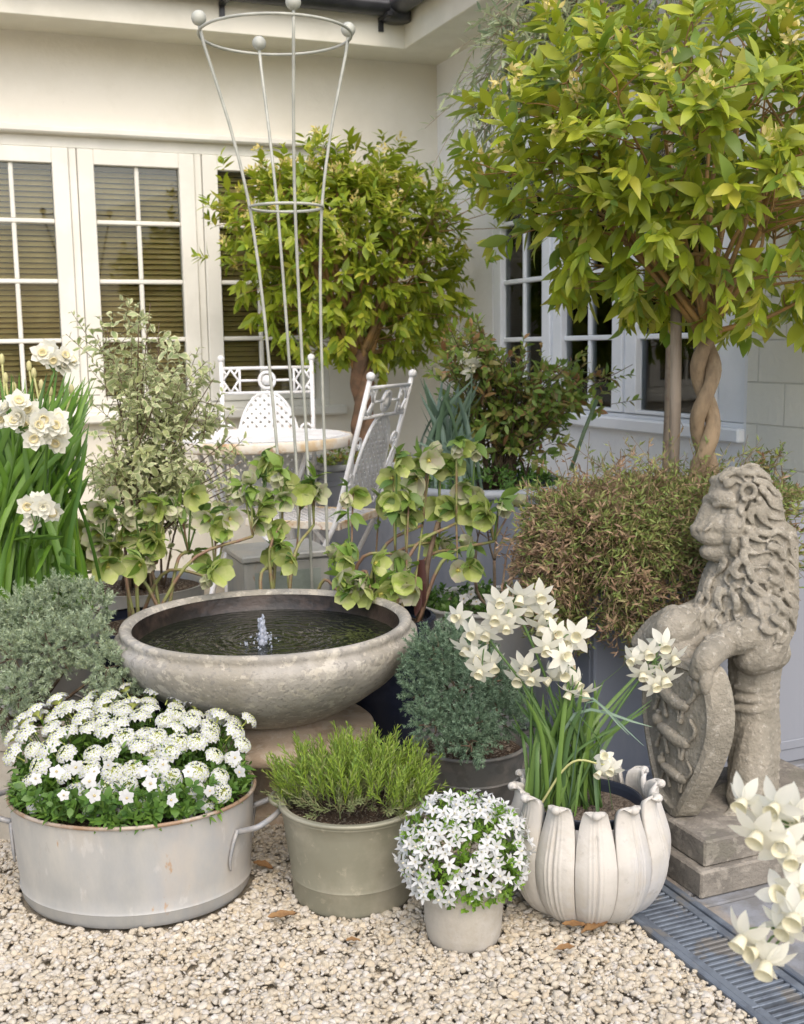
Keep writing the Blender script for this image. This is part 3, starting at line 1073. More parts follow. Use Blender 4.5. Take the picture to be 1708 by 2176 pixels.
m.add(*disc((LOTC[0], LOTC[1], .190), .101, seg=40, rings=9, bump=.004))
m.build('soil', M['grit'], lot)

# --- the water bowl on its pedestal
BC = at(567, 1322, 2.66)
bowl = thing('water_bowl', (BC[0], BC[1], 0), 'wide shallow weathered stone bowl of water with a little fountain, on a sandstone pedestal', 'water bowl')
bz = BC[2]
out = [(.001, bz - .222), (.11, bz - .219), (.175, bz - .200), (.235, bz - .165), (.288, bz - .126), (.325, bz - .090), (.344, bz - .060), (.351, bz - .036), (.350, bz - .022), (.338, bz - .0155), (.3345, bz - .012), (.336, bz - .006),
       (.3375, bz + .002), (.334, bz + .008), (.325, bz + .0095), (.314, bz + .0055), (.309, bz - .002)]
m = MB()
m.add(*lathe([(r, z) for r, z in out], 96, c=(BC[0], BC[1], 0), wob=.002))
m.build('basin', M['bowl'], bowl)
m = MB()
m.add(*lathe([(.3085, bz - .003), (.306, bz - .02), (.300, bz - .05), (.26, bz - .10), (.001, bz - .13)], 96, c=(BC[0], BC[1], 0), wob=.002))
m.build('basin_lining', M['bowl_in'], bowl)
# water with real ripples round the jet
JET = at(557, 1352, 2.61)
WZ = bz - .040
JET = np.array([JET[0], JET[1], WZ])
NA, NR = 128, 80
rad = np.linspace(.001, .303, NR)
an = np.linspace(0, 2 * PI, NA, endpoint=False)
rr, aa = np.meshgrid(rad, an, indexing='ij')
wx, wy = BC[0] + rr * np.cos(aa), BC[1] + rr * np.sin(aa)
dj = np.hypot(wx - JET[0], wy - JET[1])
wzv = WZ + .0011 * np.sin(dj * 2 * PI / (.020 + .05 * dj) + .9 * np.sin(aa * 3 + 1) + .5 * np.sin(aa * 7)) * np.exp(-dj / .14) * (.6 + .4 * np.sin(aa * 2 + wx * 30)) + .0006 * np.sin(wx * 70 + 2 * np.sin(wy * 40)) * np.sin(wy * 90)
wzv += .003 * np.exp(-(dj / .02) ** 2)
m = MB()
i, j = np.meshgrid(np.arange(NR - 1), np.arange(NA), indexing='ij'); i, j = i.ravel(), j.ravel(); k = (j + 1) % NA
m.add(np.stack([wx.ravel(), wy.ravel(), wzv.ravel()], 1), np.stack([i * NA + j, (i + 1) * NA + j, (i + 1) * NA + k, i * NA + k], 1))
m.build('water', water_material(0, 0), bowl)
m = MB()
m.add(*lathe([(.001, WZ + .006), (.010, WZ + .006), (.012, WZ - .03), (.03, WZ - .04)], 16, c=(JET[0], JET[1], 0)))
m.build('fountain_nozzle', M['pump'], bowl)
m = MB()
for q in range(26):
    t = q / 25
    rr_ = (.0065 * (1 - t) ** .8 + .0024) * rng.uniform(.6, 1.35)
    c = JET + np.array([rng.normal(0, .0032), rng.normal(0, .0032), .004 + t * .064])
    m.add(ICO2[0] * np.array([rr_, rr_, rr_ * 1.6]) * (1 + .18 * np.sin(ICO2[0] @ rng.normal(0, 3, 3)))[:, None] + c, ICO2[1])
for q in range(60):
    a_, r_ = rng.uniform(0, 6.28), rng.uniform(.004, .05)
    sz = rng.uniform(.0008, .0030)
    c = JET + np.array([math.cos(a_) * r_, math.sin(a_) * r_, rng.uniform(.001, .045) * (1 - r_ / .055)])
    m.add(ICO1[0] * np.array([sz, sz, sz * rng.uniform(.6, 2.2)]) + c, ICO1[1])
m.build('water_jet', M['splash'], bowl)
# pedestal
fz = .208
m = MB()
m.add(*lathe([(.001, fz + .028), (.12, fz + .026), (.145, fz + .012), (.165, fz + .004), (.222, fz - .002), (.231, fz - .010), (.231, fz - .026), (.222, fz - .034), (.15, fz - .046), (.092, fz - .075), (.078, fz - .10), (.075, .05), (.10, .035), (.13, .025), (.13, -.01), (.001, -.01)], 64, c=(BC[0] + .012, BC[1] - .01, 0), wob=.002))
smooth_by_angle(m.build('pedestal', M['foot'], bowl), 50)

# ------------------------------------------------------------------ lion on its plinth
pl = thing('plinth', (1.50, 1.87, 0), 'two stepped grey stone plinth under the lion, at the edge of the drain', 'plinth')
PX0, PX1, PY0, PY1 = 1.321, 1.80, 1.716, 2.06
for (i0, z0, z1) in ((0, 0, .0565), (.018, .0565, .111)):
    m = MB()
    V, F = box_arr(np.array([PX0 + i0, PY0 + i0 * .8, z0]), np.array([PX1 - i0, PY1 - i0, z1]), .004)
    m.add(V, F)
    m.build('step', M['plinth'], pl, smooth=False)

LD = 2.43                                   # depth of the lion's body
PXM = LD / FOC
balls = []                                  # (centre, radius)
def B(x, y, r, off=0.0):
    d = LD + off
    balls.append((at(x, y, d), r * PXM))
def SD(x, y):
    """depth offset of the shield's front at a pixel"""
    return float((on_x(x, y, 1.372) - CAM) @ FW) - LD
def S(pts, n=14):
    """a stroke of spheres: (x, y, radius px, depth offset)"""
    pts = np.array([p if len(p) == 4 else (*p, 0.0) for p in pts], float)
    for q in spline(pts, n):
        B(q[0], q[1], max(q[2], 1.2), q[3])
# torso column, back and haunch
S([(1600, 1700, 54, .01), (1600, 1640, 56, .01), (1604, 1560, 55, .01), (1604, 1500, 52, .01), (1602, 1440, 56, .01), (1606, 1390, 60, .01)], 22)
S([(1600, 1700, 50, .09), (1605, 1600, 52, .09), (1606, 1480, 52, .09), (1606, 1390, 58, .09)], 18)
S([(1592, 1690, 50, -.03), (1600, 1620, 44, -.03), (1606, 1560, 36, -.02)], 9)      # near thigh
for yy in (1464, 1486, 1508):                                                    # ribs under the skin
    S([(1566, yy - 4, 8, -.016), (1584, yy, 9, -.030), (1602, yy + 1, 9, -.0362), (1622, yy - 1, 9, -.031), (1640, yy - 6, 8, -.018)], 16)
# hind foot and paw
S([(1600, 1705, 46, -.02), (1585, 1722, 34, -.045), (1560, 1742, 25, -.065), (1535, 1752, 20, -.075)], 12)
S([(1640, 1700, 34, .03), (1650, 1712, 24, .02)], 5)
S([(1560, 1700, 44, .05), (1520, 1712, 34, .06), (1480, 1722, 24, .06)], 8)
for dx, dz in ((0, 0), (14, -.022), (-14, .02)):
    B(1528 + dx, 1752 + dx * .35, 11, -.078 + dz)
# chest and neck mass
S([(1560, 1330, 74, .02), (1580, 1270, 78, .02), (1592, 1200, 78, .02), (1606, 1130, 66, .03), (1606, 1075, 58, .03)], 20)
S([(1610, 1370, 62, .05), (1630, 1300, 66, .05), (1640, 1220, 58, .05), (1645, 1150, 52, .05)], 16)
S([(1530, 1300, 60, .03), (1545, 1240, 58, .03), (1560, 1190, 46, .02)], 10)
# near shoulder and upper arm
S([(1626, 1310, 46, -.045), (1628, 1350, 50, -.055), (1618, 1384, 46, -.06), (1600, 1398, 36, -.062)], 14)
S([(1640, 1385, 40, -.03), (1600, 1402, 34, -.045), (1585, 1398, 28, -.05)], 8)
# near forearm reaching over the top of the shield
S([(1618, 1350, 42, -.06), (1570, 1354, 37, -.075), (1532, 1370, 32, -.08), (1504, 1396, 28, SD(1504, 1396) + .012), (1490, 1424, 25, SD(1490, 1424) - .006)], 24)
for (x, y, o) in ((1470, 1446, .012), (1484, 1455, -.004), (1499, 1452, -.016)):
    S([(x + 4, y - 24, 13, SD(x, y) + o), (x, y, 13, SD(x, y) - .010 + o * .4), (x - 1, y + 14, 10, SD(x, y) - .004 + o * .4)], 8)
# far arm and its thick fur over the far corner of the shield
S([(1530, 1300, 50, .05), (1480, 1318, 46, .06), (1435, 1335, 42, SD(1435, 1335) + .03), (1398, 1360, 36, SD(1398, 1360) + .02), (1374, 1392, 28, SD(1374, 1392) + .005), (1366, 1425, 22, SD(1366, 1425) - .005)], 26)
S([(1430, 1312, 28, SD(1430, 1335) + .04), (1395, 1332, 26, SD(1398, 1360) + .04), (1364, 1366, 24, SD(1374, 1392) + .03)], 10)
S([(1480, 1345, 46, .02), (1440, 1380, 38, SD(1440, 1380) + .03), (1415, 1405, 28, SD(1415, 1405) + .025)], 14)
S([(1500, 1330, 46, -.01), (1470, 1375, 36, -.02), (1455, 1400, 26, SD(1455, 1400) + .02)], 12)
# head: skull, muzzle, jaw
B(1572, 1048, 56, .01); B(1592, 1035, 50, .03); B(1548, 1062, 44, .0); B(1585, 1100, 58, .02)
S([(1552, 1085, 40, 0), (1522, 1105, 33, .0), (1496, 1122, 25, .0), (1485, 1128, 19, .0)], 14)
S([(1530, 1064, 30, .0), (1513, 1086, 26, .0), (1500, 1106, 22, .0), (1490, 1118, 18, .0)], 16)       # bridge of the nose
S([(1516, 1060, 17, -.012), (1530, 1058, 17, -.036), (1550, 1062, 15, -.046)], 8)                     # near brow
S([(1506, 1062, 13, .012), (1500, 1066, 10, .03)], 5)
B(1479, 1124, 12.5, -.006); B(1474, 1122, 9, .004)                                                    # nose
S([(1491, 1137, 16, -.006), (1504, 1141, 18, -.018), (1522, 1143, 18, -.022), (1542, 1140, 16, -.022)], 12); S([(1500, 1120, 20, -.012), (1520, 1118, 24, -.018), (1542, 1118, 26, -.022), (1560, 1124, 28, -.022)], 10)
B(1487, 1123, 9.5, -.017); B(1493, 1117, 9, -.020); S([(1496, 1128, 4, -.036), (1504, 1122, 4, -.038), (1512, 1112, 4, -.036)], 6)                     # upper lip
S([(1500, 1174, 14, 0), (1520, 1178, 17, -.008), (1545, 1170, 24, -.012), (1560, 1150, 30, -.02)], 10)  # lower jaw
B(1500, 1171, 15, .002); S([(1502, 1171, 14, -.008), (1520, 1174, 15, -.014), (1540, 1168, 18, -.018), (1556, 1156, 24, -.020)], 10)
S([(1560, 1096, 24, -.034), (1556, 1120, 26, -.034), (1552, 1140, 22, -.032)], 6)                     # cheek
S([(1520, 1073, 7, -.036), (1536, 1068, 8.5, -.046), (1556, 1074, 8, -.050), (1568, 1086, 6, -.048)], 14)   # heavy brow over the eye
B(1538, 1086, 6, -.036)
S([(1528, 1098, 6, -.030), (1546, 1103, 8, -.038), (1562, 1100, 7, -.042)], 8)
B(1545, 1036, 36, .0); B(1538, 1050, 34, .004); B(1556, 1020, 30, .006)
# ears
ea = np.linspace(0, 2 * PI, 16)
for t in ea:
    B(1590 + 15 * math.cos(t), 1044 + 15 * math.sin(t), 6.0, -.052)
B(1591, 1044, 11, -.034)
B(1519, 1022, 13, .05); B(1526, 1030, 15, .045)
# mane: front surface height, then locks laid on it
base_balls = list(balls)
def front(x, y):
    o = CAM; v = ray(x, y); v = v / np.linalg.norm(v)
    best = None
    for c, r in base_balls:
        oc = o - c
        b_ = oc @ v
        q = oc @ oc - r * r
        dd = b_ * b_ - q
        if dd > 0:
            t = -b_ - math.sqrt(dd)
            best = t if best is None or t < best else best
    if best is None:
        return None
    return best * (v @ FW)
def lock(pts, r0, taper=.5, lift=.3, n=26, strands=3):
    pts = spline(np.array(pts, float), n)
    tn = np.gradient(pts, axis=0)
    tn /= np.linalg.norm(tn, axis=1)[:, None] + 1e-9
    for k in range(strands):
        o = (k - (strands - 1) / 2)
        for i, (x, y) in enumerate(pts):
            t = i / (n - 1)
            r = r0 * (.55 + .45 * math.sin(PI * min(1, t * 1.6 + .15))) * (1 - taper * t)
            w = o * r * .62
            px_, py_ = x - tn[i][1] * w, y + tn[i][0] * w
            f_ = front(px_, py_)
            if f_ is None:
                continue
            rs = r * (.50 if strands > 1 else 1)
            balls.append((at(px_, py_, f_ - (lift * r - abs(o) * r * .18) * PXM), rs * PXM))
# long waves behind the face
for P_ in (
    [(1572, 992), (1600, 985), (1640, 1000), (1664, 1030)],
    [(1556, 1000), (1590, 1004), (1628, 1012), (1656, 1042), (1664, 1062)],
    [(1604, 1020), (1632, 1030), (1650, 1050), (1672, 1062), (1690, 1090)],
    [(1616, 1036), (1632, 1054), (1640, 1074), (1660, 1084), (1684, 1086)],
    [(1612, 1060), (1624, 1080), (1640, 1098), (1664, 1104), (1684, 1098), (1694, 1112)],
    [(1600, 1072), (1594, 1094), (1600, 1112), (1606, 1128), (1598, 1140)],
    [(1612, 1076), (1618, 1098), (1634, 1116), (1656, 1124), (1676, 1120)],
    [(1588, 1120), (1596, 1138), (1620, 1150), (1644, 1146), (1660, 1158)],
    [(1606, 1128), (1632, 1134), (1652, 1130), (1672, 1140), (1690, 1160), (1696, 1190)],
    [(1582, 1142), (1586, 1164), (1606, 1176), (1632, 1172), (1650, 1184)],
    [(1634, 1160), (1656, 1168), (1664, 1186), (1682, 1192), (1696, 1212)],
    [(1580, 1168), (1582, 1190), (1600, 1206), (1630, 1206), (1648, 1220)],
    [(1640, 1196), (1656, 1210), (1658, 1236), (1672, 1254), (1690, 1262)],
    [(1590, 1206), (1602, 1228), (1628, 1238), (1652, 1252), (1664, 1276)],
    [(1660, 1130), (1680, 1146), (1684, 1176), (1694, 1200), (1690, 1230)],
    [(1570, 1190), (1560, 1206), (1548, 1214), (1540, 1230), (1550, 1244), (1566, 1242)],
    [(1556, 1210), (1566, 1224), (1580, 1222), (1586, 1240), (1576, 1256)],
    [(1600, 1244), (1620, 1262), (1640, 1272), (1654, 1294), (1650, 1314)],
    [(1580, 1260), (1596, 1280), (1604, 1304), (1624, 1316), (1634, 1336)],
    [(1560, 1262), (1566, 1286), (1560, 1306), (1572, 1326), (1588, 1334)],
    [(1530, 1250), (1524, 1274), (1532, 1296), (1522, 1314), (1532, 1330)],
    [(1508, 1230), (1500, 1254), (1506, 1276), (1492, 1296), (1496, 1316)],
    [(1490, 1262), (1482, 1284), (1486, 1304), (1472, 1322)],
    [(1640, 1310), (1660, 1326), (1674, 1342), (1668, 1362), (1650, 1366)],
    [(1660, 1290), (1680, 1310), (1690, 1334), (1682, 1356)],
    [(1650, 1020), (1674, 1040), (1682, 1066), (1696, 1084)], [(1676, 1090), (1692, 1110), (1690, 1134), (1700, 1152)], [(1672, 1200), (1690, 1222), (1686, 1250), (1698, 1272)],
    [(1640, 1230), (1664, 1246), (1676, 1276), (1692, 1292)], [(1668, 1262), (1684, 1286), (1682, 1312), (1694, 1328)], [(1640, 1270), (1660, 1286), (1666, 1306), (1684, 1322)],
    [(1560, 1150), (1558, 1172), (1572, 1190), (1590, 1196)], [(1540, 1190), (1530, 1210), (1516, 1226), (1512, 1246)], [(1596, 1000), (1620, 1008), (1644, 1026)], [(1530, 1018), (1550, 1006), (1572, 1010), (1586, 1024)], [(1542, 1030), (1562, 1022), (1578, 1030)], [(1582, 1062), (1574, 1084), (1580, 1104), (1572, 1122)],
    [(1618, 1330), (1634, 1342), (1650, 1340), (1658, 1354), (1644, 1370)],
):
    lock(P_, rng.uniform(11.5, 13.5), lift=.85, strands=2, taper=.6)
for _ in range(34):                           # small curls over chest and shoulder
    x, y = rng.uniform(1492, 1660), rng.uniform(1225, 1345)
    if x < 1500 + (1300 - y) * .25 or y > 1345:
        continue
    a_ = rng.uniform(.6, 2.2)
    L_ = rng.uniform(20, 32)
    c_ = rng.choice([-1, 1]) * rng.uniform(.4, .9)
    lock([(x, y), (x + L_ * .5 * math.cos(a_), y + L_ * .5 * math.sin(a_)), (x + L_ * math.cos(a_ + c_), y + L_ * math.sin(a_ + c_))], rng.uniform(7, 10), n=12, lift=.4, strands=2)


def blob_mesh(bls, voxel, smooth_it=3):
    mb = MB()
    C = np.array([b[0] for b in bls]); R_ = np.array([b[1] for b in bls])
    n = len(bls)
    V = ICO2[0][None] * R_[:, None, None] + C[:, None, :]
    F = (ICO2[1][None] + (np.arange(n) * len(ICO2[0]))[:, None, None]).reshape(-1, 3)
    mb.add(V.reshape(-1, 3), F)
    me = mb.mesh('tmp', M['lion'])
    o = bpy.data.objects.new('tmp', me)
    col.objects.link(o)
    md = o.modifiers.new('r', 'REMESH'); md.mode = 'VOXEL'; md.voxel_size = voxel; md.adaptivity = 0
    sm = o.modifiers.new('s', 'SMOOTH'); sm.factor = .5; sm.iterations = smooth_it
    dg = bpy.context.evaluated_depsgraph_get()
    dg.update()
    ev = o.evaluated_get(dg)
    out = bpy.data.meshes.new_from_object(ev, depsgraph=dg)
    bpy.data.objects.remove(o)
    out.polygons.foreach_set('use_smooth', np.ones(len(out.polygons), bool))
    return out


lion_c = grd(1590, 1715, .111)
lion = thing('lion_statue', lion_c, 'weathered stone lion sitting upright in profile with a paw on a shield', 'statue')
me = blob_mesh(balls, .0023, 1)
me.transform(Matrix.Translation(-Vector(lion_c)))
bo = obj('lion_body', me, lion)
if not me.materials:
    me.materials.append(M['lion'])
# shield, standing in a plane that faces the drain
XS = 1.372
outl = [(1437, 1395), (1400, 1405), (1368, 1425), (1358, 1490), (1366, 1535), (1380, 1585), (1393, 1630), (1407, 1672), (1424, 1706), (1450, 1733), (1466, 1706), (1484, 1668), (1500, 1625), (1512, 1575), (1516, 1520), (1510, 1460), (1497, 1420), (1470, 1402)]
ring = spline(np.array(outl + outl[:1], float), 72)[:-1]
W3 = np.array([on_x(x, y, XS) for x, y in ring])
cen = W3.mean(0)
yc = cen[1]
m = MB()
def curve_x(p, d=0.0):
    return np.array([XS + d - .020 * (1 - ((p[1] - yc) / .12) ** 2), p[1], p[2]])
front_o = np.array([curve_x(p) for p in W3])
back_o = np.array([curve_x(p, .044) + np.array([0, -.012, 0]) for p in W3])
rimf = np.array([curve_x(cen + (p - cen) * .90, -.002) for p in W3])
rimi = np.array([curve_x(cen + (p - cen) * .86, .006) for p in W3])
loops = [back_o, front_o, rimf, rimi] + [np.array([curve_x(cen + (p - cen) * s_, .006) for p in W3]) for s_ in (.6, .35, .12)]
n = len(W3)
V = np.concatenate(loops)
F = []
for a_ in range(len(loops) - 1):
    for b_ in range(n):
        F.append([a_ * n + b_, a_ * n + (b_ + 1) % n, (a_ + 1) * n + (b_ + 1) % n, (a_ + 1) * n + b_])
F.append([(len(loops) - 1) * n + b_ for b_ in range(n)])
F.append([b_ for b_ in range(n)][::-1])
m.add(V, [list(f) for f in F])
# raised relief of three small walking beasts
for (py, ln) in ((1480, 1.0), (1560, .95), (1640, .75)):
    c0 = on_x(1440 + (py - 1480) * .03, py, XS)
    def RB(dy, dz, r, dx=0.0):
        p = curve_x(c0 + np.array([0, dy * ln * 1.25, dz * ln * 1.35]), .002 + dx)
        m.add(ICO2[0] * np.array([r * 1.0, r * 1.15, r * 1.15]) * ln + p, ICO2[1])
    for q in np.linspace(-.035, .032, 16):
        RB(q, .004 * math.sin(q * 60), .0105 + .003 * math.cos(q * 50))
    RB(.045, .014, .013); RB(.052, .007, .009); RB(.043, .027, .006)
    for lx, ff in ((-.032, .006), (-.018, -.006), (.02, -.008), (.036, .012)):
        for q in np.linspace(0, 1, 8):
            RB(lx + ff * q, -.008 - .022 * q, .0058 - .002 * math.sin(q * 3))
    for q in np.linspace(0, 1, 14):
        RB(-.044 - .012 * math.sin(q * 3), .004 + .032 * q, .0045)
sh = m.build('shield', M['lion'], lion)
smooth_by_angle(sh, 50)

# ------------------------------------------------------------------ lead planters at the back and others
def square_planter(name, x0, x1, y0, y1, h, label, soil=True, material=None):
    root = thing(name, ((x0 + x1) / 2, (y0 + y1) / 2, 0), label, 'planter')
    mb = MB()
    t = .02
    mb.add(*box_arr(np.array([x0, y0, 0]), np.array([x1, y0 + t, h]), .005)); mb.add(*box_arr(np.array([x0, y1 - t, 0]), np.array([x1, y1, h]), .005))
    mb.add(*box_arr(np.array([x0, y0 + t, 0]), np.array([x0 + t, y1 - t, h]), .005)); mb.add(*box_arr(np.array([x1 - t, y0 + t, 0]), np.array([x1, y1 - t, h]), .005))
    for zz in (.05, h - .05):                       # raised bands
        mb.add(*box_arr(np.array([x0 - .004, y0 - .004, zz - .012]), np.array([x1 + .004, y0 + .001, zz + .012]), .002))
        mb.add(*box_arr(np.array([x0 - .004, y0 + .0015, zz - .012]), np.array([x0 + .001, y1, zz + .012]), .002))
    mb.build('planter_body', material or M['lead'], root, smooth=False)
    mb = MB()
    for (a_, b_, c_, d_) in ((x0 - .012, x1 + .012, y0 - .012, y0 + .03), (x0 - .012, x1 + .012, y1 - .03, y1 + .012), (x0 - .012, x0 + .03, y0 + .031, y1 - .031), (x1 - .03, x1 + .012, y0 + .031, y1 - .031)):
        mb.add(*box_arr(np.array([a_, c_, h + .001]), np.array([b_, d_, h + .025]), .006))
    mb.build('rim', M['lead_rim'] if material is None else material, root, smooth=False)
    mb = MB()
    mb.add(*box_arr(np.array([x0 + t + .001, y0 + t + .001, .02]), np.array([x1 - t - .001, y1 - t - .001, h - .03])))
    mb.build('soil', M['soil'], root, smooth=False)
    return root


PLZ = .66
square_planter('lead_planter', 1.395, 2.12, 2.226, 2.45, PLZ, 'large square lead grey planter behind the stone lion')
rp = at(1030, 1030, 3.85)
RPC = (rp[0], rp[1], 0)
RPZ = rp[2]
pot('round_planter', RPC, [(.23, 0), (.25, .01), (.262, RPZ - .06), (.27, RPZ - .02), (.275, RPZ)], M['lead'],
    'tall round lead grey planter with a thick pale rolled rim, behind the green hellebores', 'planter', soil_z=RPZ - .02, soil_r=.255, rim=(.275, RPZ, .016, M['lead_rim']))
tp = at(770, 985, 5.08)
TPC = (tp[0], tp[1], 0)
TPZ = tp[2]
square_planter('lead_planter', tp[0] - .26, tp[0] + .26, tp[1] - .26, tp[1] + .26, TPZ, 'square lead grey planter under the round bay tree by the back wall')
# the shallow zinc trough behind the bowl
tr = at(1030, 1285, 3.30)
TRC = (tr[0], tr[1], 0)
TRZ = tr[2] + .01
pot('zinc_bath', TRC, [(.165, 0), (.175, .01), (.187, TRZ - .03), (.191, TRZ)], M['zinc'], 'round zinc bath of small white violas standing behind the stone bowl', 'tub',
    soil_z=TRZ - .05, soil_r=.18, rim=(.192, TRZ, .007, M['zinc']))
# upright zinc back of the bath
# navy pots under and behind the bowl
nv_ = at(815, 1560, 3.06)
NVC = (nv_[0], nv_[1], 0)
pot('glazed_pot', NVC, [(.08, 0), (.10, .01), (.122, .16), (.134, .30), (.135, .345), (.143, .352), (.144, .372), (.137, .378)], M['navy'],
    'dark navy glazed pot behind the right side of the stone bowl', soil_z=.345, soil_r=.127)
nv2 = at(315, 1560, 3.12)
NV2C = (nv2[0], nv2[1], 0)
pot('glazed_pot', NV2C, [(.10, 0), (.12, .01), (.150, .16), (.165, .30), (.166, .325), (.175, .332), (.176, .352), (.168, .358)], M['navy'],
    'dark navy glazed pot behind the left side of the stone bowl', soil_z=.33, soil_r=.155)
mp_ = at(606, 1500, 3.13)
MPC = (mp_[0], mp_[1], 0)
pot('zinc_pot', MPC, [(.085, 0), (.09, .01), (.100, .20), (.105, .30), (.108, .33)], M['zinc_dark'], 'zinc pot behind the stone bowl in which the metal plant support stands', soil_z=.31, soil_r=.095)
# grey pot left of the tub, pot of the left juniper
LPC = (.145, 2.665, 0)
pot('clay_pot', LPC, [(.10, 0), (.115, .005), (.128, .10), (.142, .22), (.150, .225), (.152, .262), (.146, .268)], M['clay'],
    'grey clay pot half hidden behind the left handle of the wash tub', soil_z=.24, soil_r=.135)
# dark zinc pot of the right juniper
JRC = (1.05, 2.14, 0)
JRC = tuple(grd(1000, 1700, .03) * np.array([1, 1, 0]))
pot('zinc_pot', JRC, [(.095, 0), (.105, .006), (.118, .10), (.121, .104), (.119, .108), (.128, .165), (.131, .172)], M['zinc_dark'],
    'dark grey zinc pot with a blue juniper behind the lavender', soil_z=.15, soil_r=.12, rim=(.131, .172, .005, M['zinc_dark']))
# pots that carry the plants at the back left
DFC = tuple(at(40, 1300, 2.80) * np.array([1, 1, 0]))
pot('zinc_pot', DFC, [(.15, 0), (.16, .01), (.185, .35), (.19, .44), (.195, .45)], M['zinc'], 'tall zinc pot of double white daffodils at the left behind the juniper', soil_z=.42, soil_r=.18)
PTC = tuple(at(300, 1200, 3.5) * np.array([1, 1, 0]))
pot('zinc_pot', PTC, [(.15, 0), (.16, .01), (.185, .30), (.19, .36), (.195, .37)], M['zinc'], 'zinc pot under the pale variegated shrub by the back window', soil_z=.35, soil_r=.18)
# glass sided zinc box behind the bowl
gb = at(592, 1290, 3.45)
gx, gy = gb[0], gb[1]
GZ = at(592, 1160, 3.45)[2]
gbx = thing('zinc_box', (gx, gy, 0), 'pale square zinc box with a framed green grey front, behind the stone bowl', 'box')
m = MB()
m.add(*box_arr(np.array([gx - .13, gy - .11, 0]), np.array([gx + .13, gy + .11, GZ - .02]), .006))
m.build('box_body', M['zinc'], gbx, smooth=False)
m = MB()
m.add(*box_arr(np.array([gx - .10, gy - .113, .10]), np.array([gx + .10, gy - .111, GZ - .05]), .0))
m.build('front_panel', mat('green_grey_panel', (0.24, 0.28, 0.24), (0.32, 0.36, 0.33), 5, 0.3), gbx, smooth=False)
m = MB()
m.add(*box_arr(np.array([gx - .138, gy - .118, GZ - .019]), np.array([gx + .138, gy + .118, GZ]), .004))
m.build('lid', M['zinc'], gbx, smooth=False)

# ------------------------------------------------------------------ trellis
tc_ = at(585, 75, 3.16)
TX, TY = tc_[0], tc_[1]
trel = thing('obelisk_trellis', (TX, TY, 0), 'tall pale metal plant support of four rods flaring to a ball topped ring', 'plant support')
def zat(y, d=3.16):
    return at(590, y, d)[2]
prof = [(zat(75), .211), (zat(150), .185), (zat(250), .150), (zat(350), .122), (zat(435), .104), (zat(560), .090), (zat(700), .081), (zat(850), .075), (zat(1000), .070), (.0, .066)]
prof = prof[::-1]
zs, rs = np.array([p[0] for p in prof]), np.array([p[1] for p in prof])
lat = np.array([math.cos(YAW), -math.sin(YAW), 0]); dep = np.array([math.sin(YAW), math.cos(YAW), 0])
leanx = lambda z: lat * np.interp(z, [0, zat(1000), zat(75)], [.045, .040, 0.0])
for k in range(4):
    th = math.radians(-71) + k * PI / 2          # lateral/depth angle of the rod
    pts = []
    for z in np.linspace(0.0, zat(75) + .012, 40):
        r_ = np.interp(z, zs, rs)
        pts.append(np.array([TX, TY, z]) + leanx(z) + lat * r_ * math.cos(th) + dep * r_ * math.sin(th))
    m = MB()
    m.add(*tube(pts, .0046, 8))
    rod = m.build('rod', M['trellis'], trel)
    m = MB()
    m.add(ICO3[0] * .0205 + pts[-1] + np.array([0, 0, .018]), ICO3[1])
    m.build('ball', M['trellis'], rod)
for zr in (zat(75), zat(435)):
    r_ = np.interp(zr, zs, rs)
    m = MB()
    pr = [(r_ + .0042 * math.cos(t), .0042 * math.sin(t)) for t in np.linspace(0, 2 * PI, 8, endpoint=False)]
    c0 = np.array([TX, TY, zr]) + leanx(zr)
    m.add(*lathe(pr, 64, c=c0, closed=True))
    m.build('ring', M['trellis'], trel)

# ------------------------------------------------------------------ table and chairs
tb = at(540, 926, 4.5)
table = thing('garden_table', (tb[0], tb[1], 0), 'round white iron garden table with a rust stained edge', 'table')
tz = tb[2]
m = MB()
m.add(*lathe([(.001, tz), (.37, tz), (.385, tz - .004)], 64, c=(tb[0], tb[1], 0)))
k = 0
for a_ in np.linspace(-.34, .34, 21):                 # raised slats
    L_ = math.sqrt(max(.0, .355 ** 2 - a_ ** 2))
    m.add(*box_arr(np.array([tb[0] - L_, tb[1] + a_ - .011, tz + .001]), np.array([tb[0] + L_, tb[1] + a_ + .011, tz + .005]), .001))
m.build('table_top', M['white_iron'], table, smooth=False)
m = MB()
m.add(*lathe([(.386, tz + .001), (.390, tz - .006), (.390, tz - .034), (.386, tz - .040), (.380, tz - .034), (.380, tz - .004)], 64, c=(tb[0], tb[1], 0), closed=True))
m.build('edge_band', M['rust_iron'], table)
for k in range(4):
    a_ = .5 + k * PI / 2
    d_ = np.array([math.cos(a_), math.sin(a_), 0])
    m = MB()
    m.add(*tube(spline([np.array([tb[0], tb[1], tz - .012]) + d_ * .30, np.array([tb[0], tb[1], tz * .55]) + d_ * .19, np.array([tb[0], tb[1], 0.0]) + d_ * .30], 14), .010, 8))
    m.build('leg', M['white_iron'], table)


def spiral(c, r0, turns, a0, sgn, n=26):
    out = []
    for i in range(n):
        t = i / (n - 1)
        r = r0 * (1 - .82 * t)
        a_ = a0 + sgn * 2 * PI * turns * t
        out.append([c[0] + r * math.cos(a_), c[1], c[2] + r * math.sin(a_)])
    return out


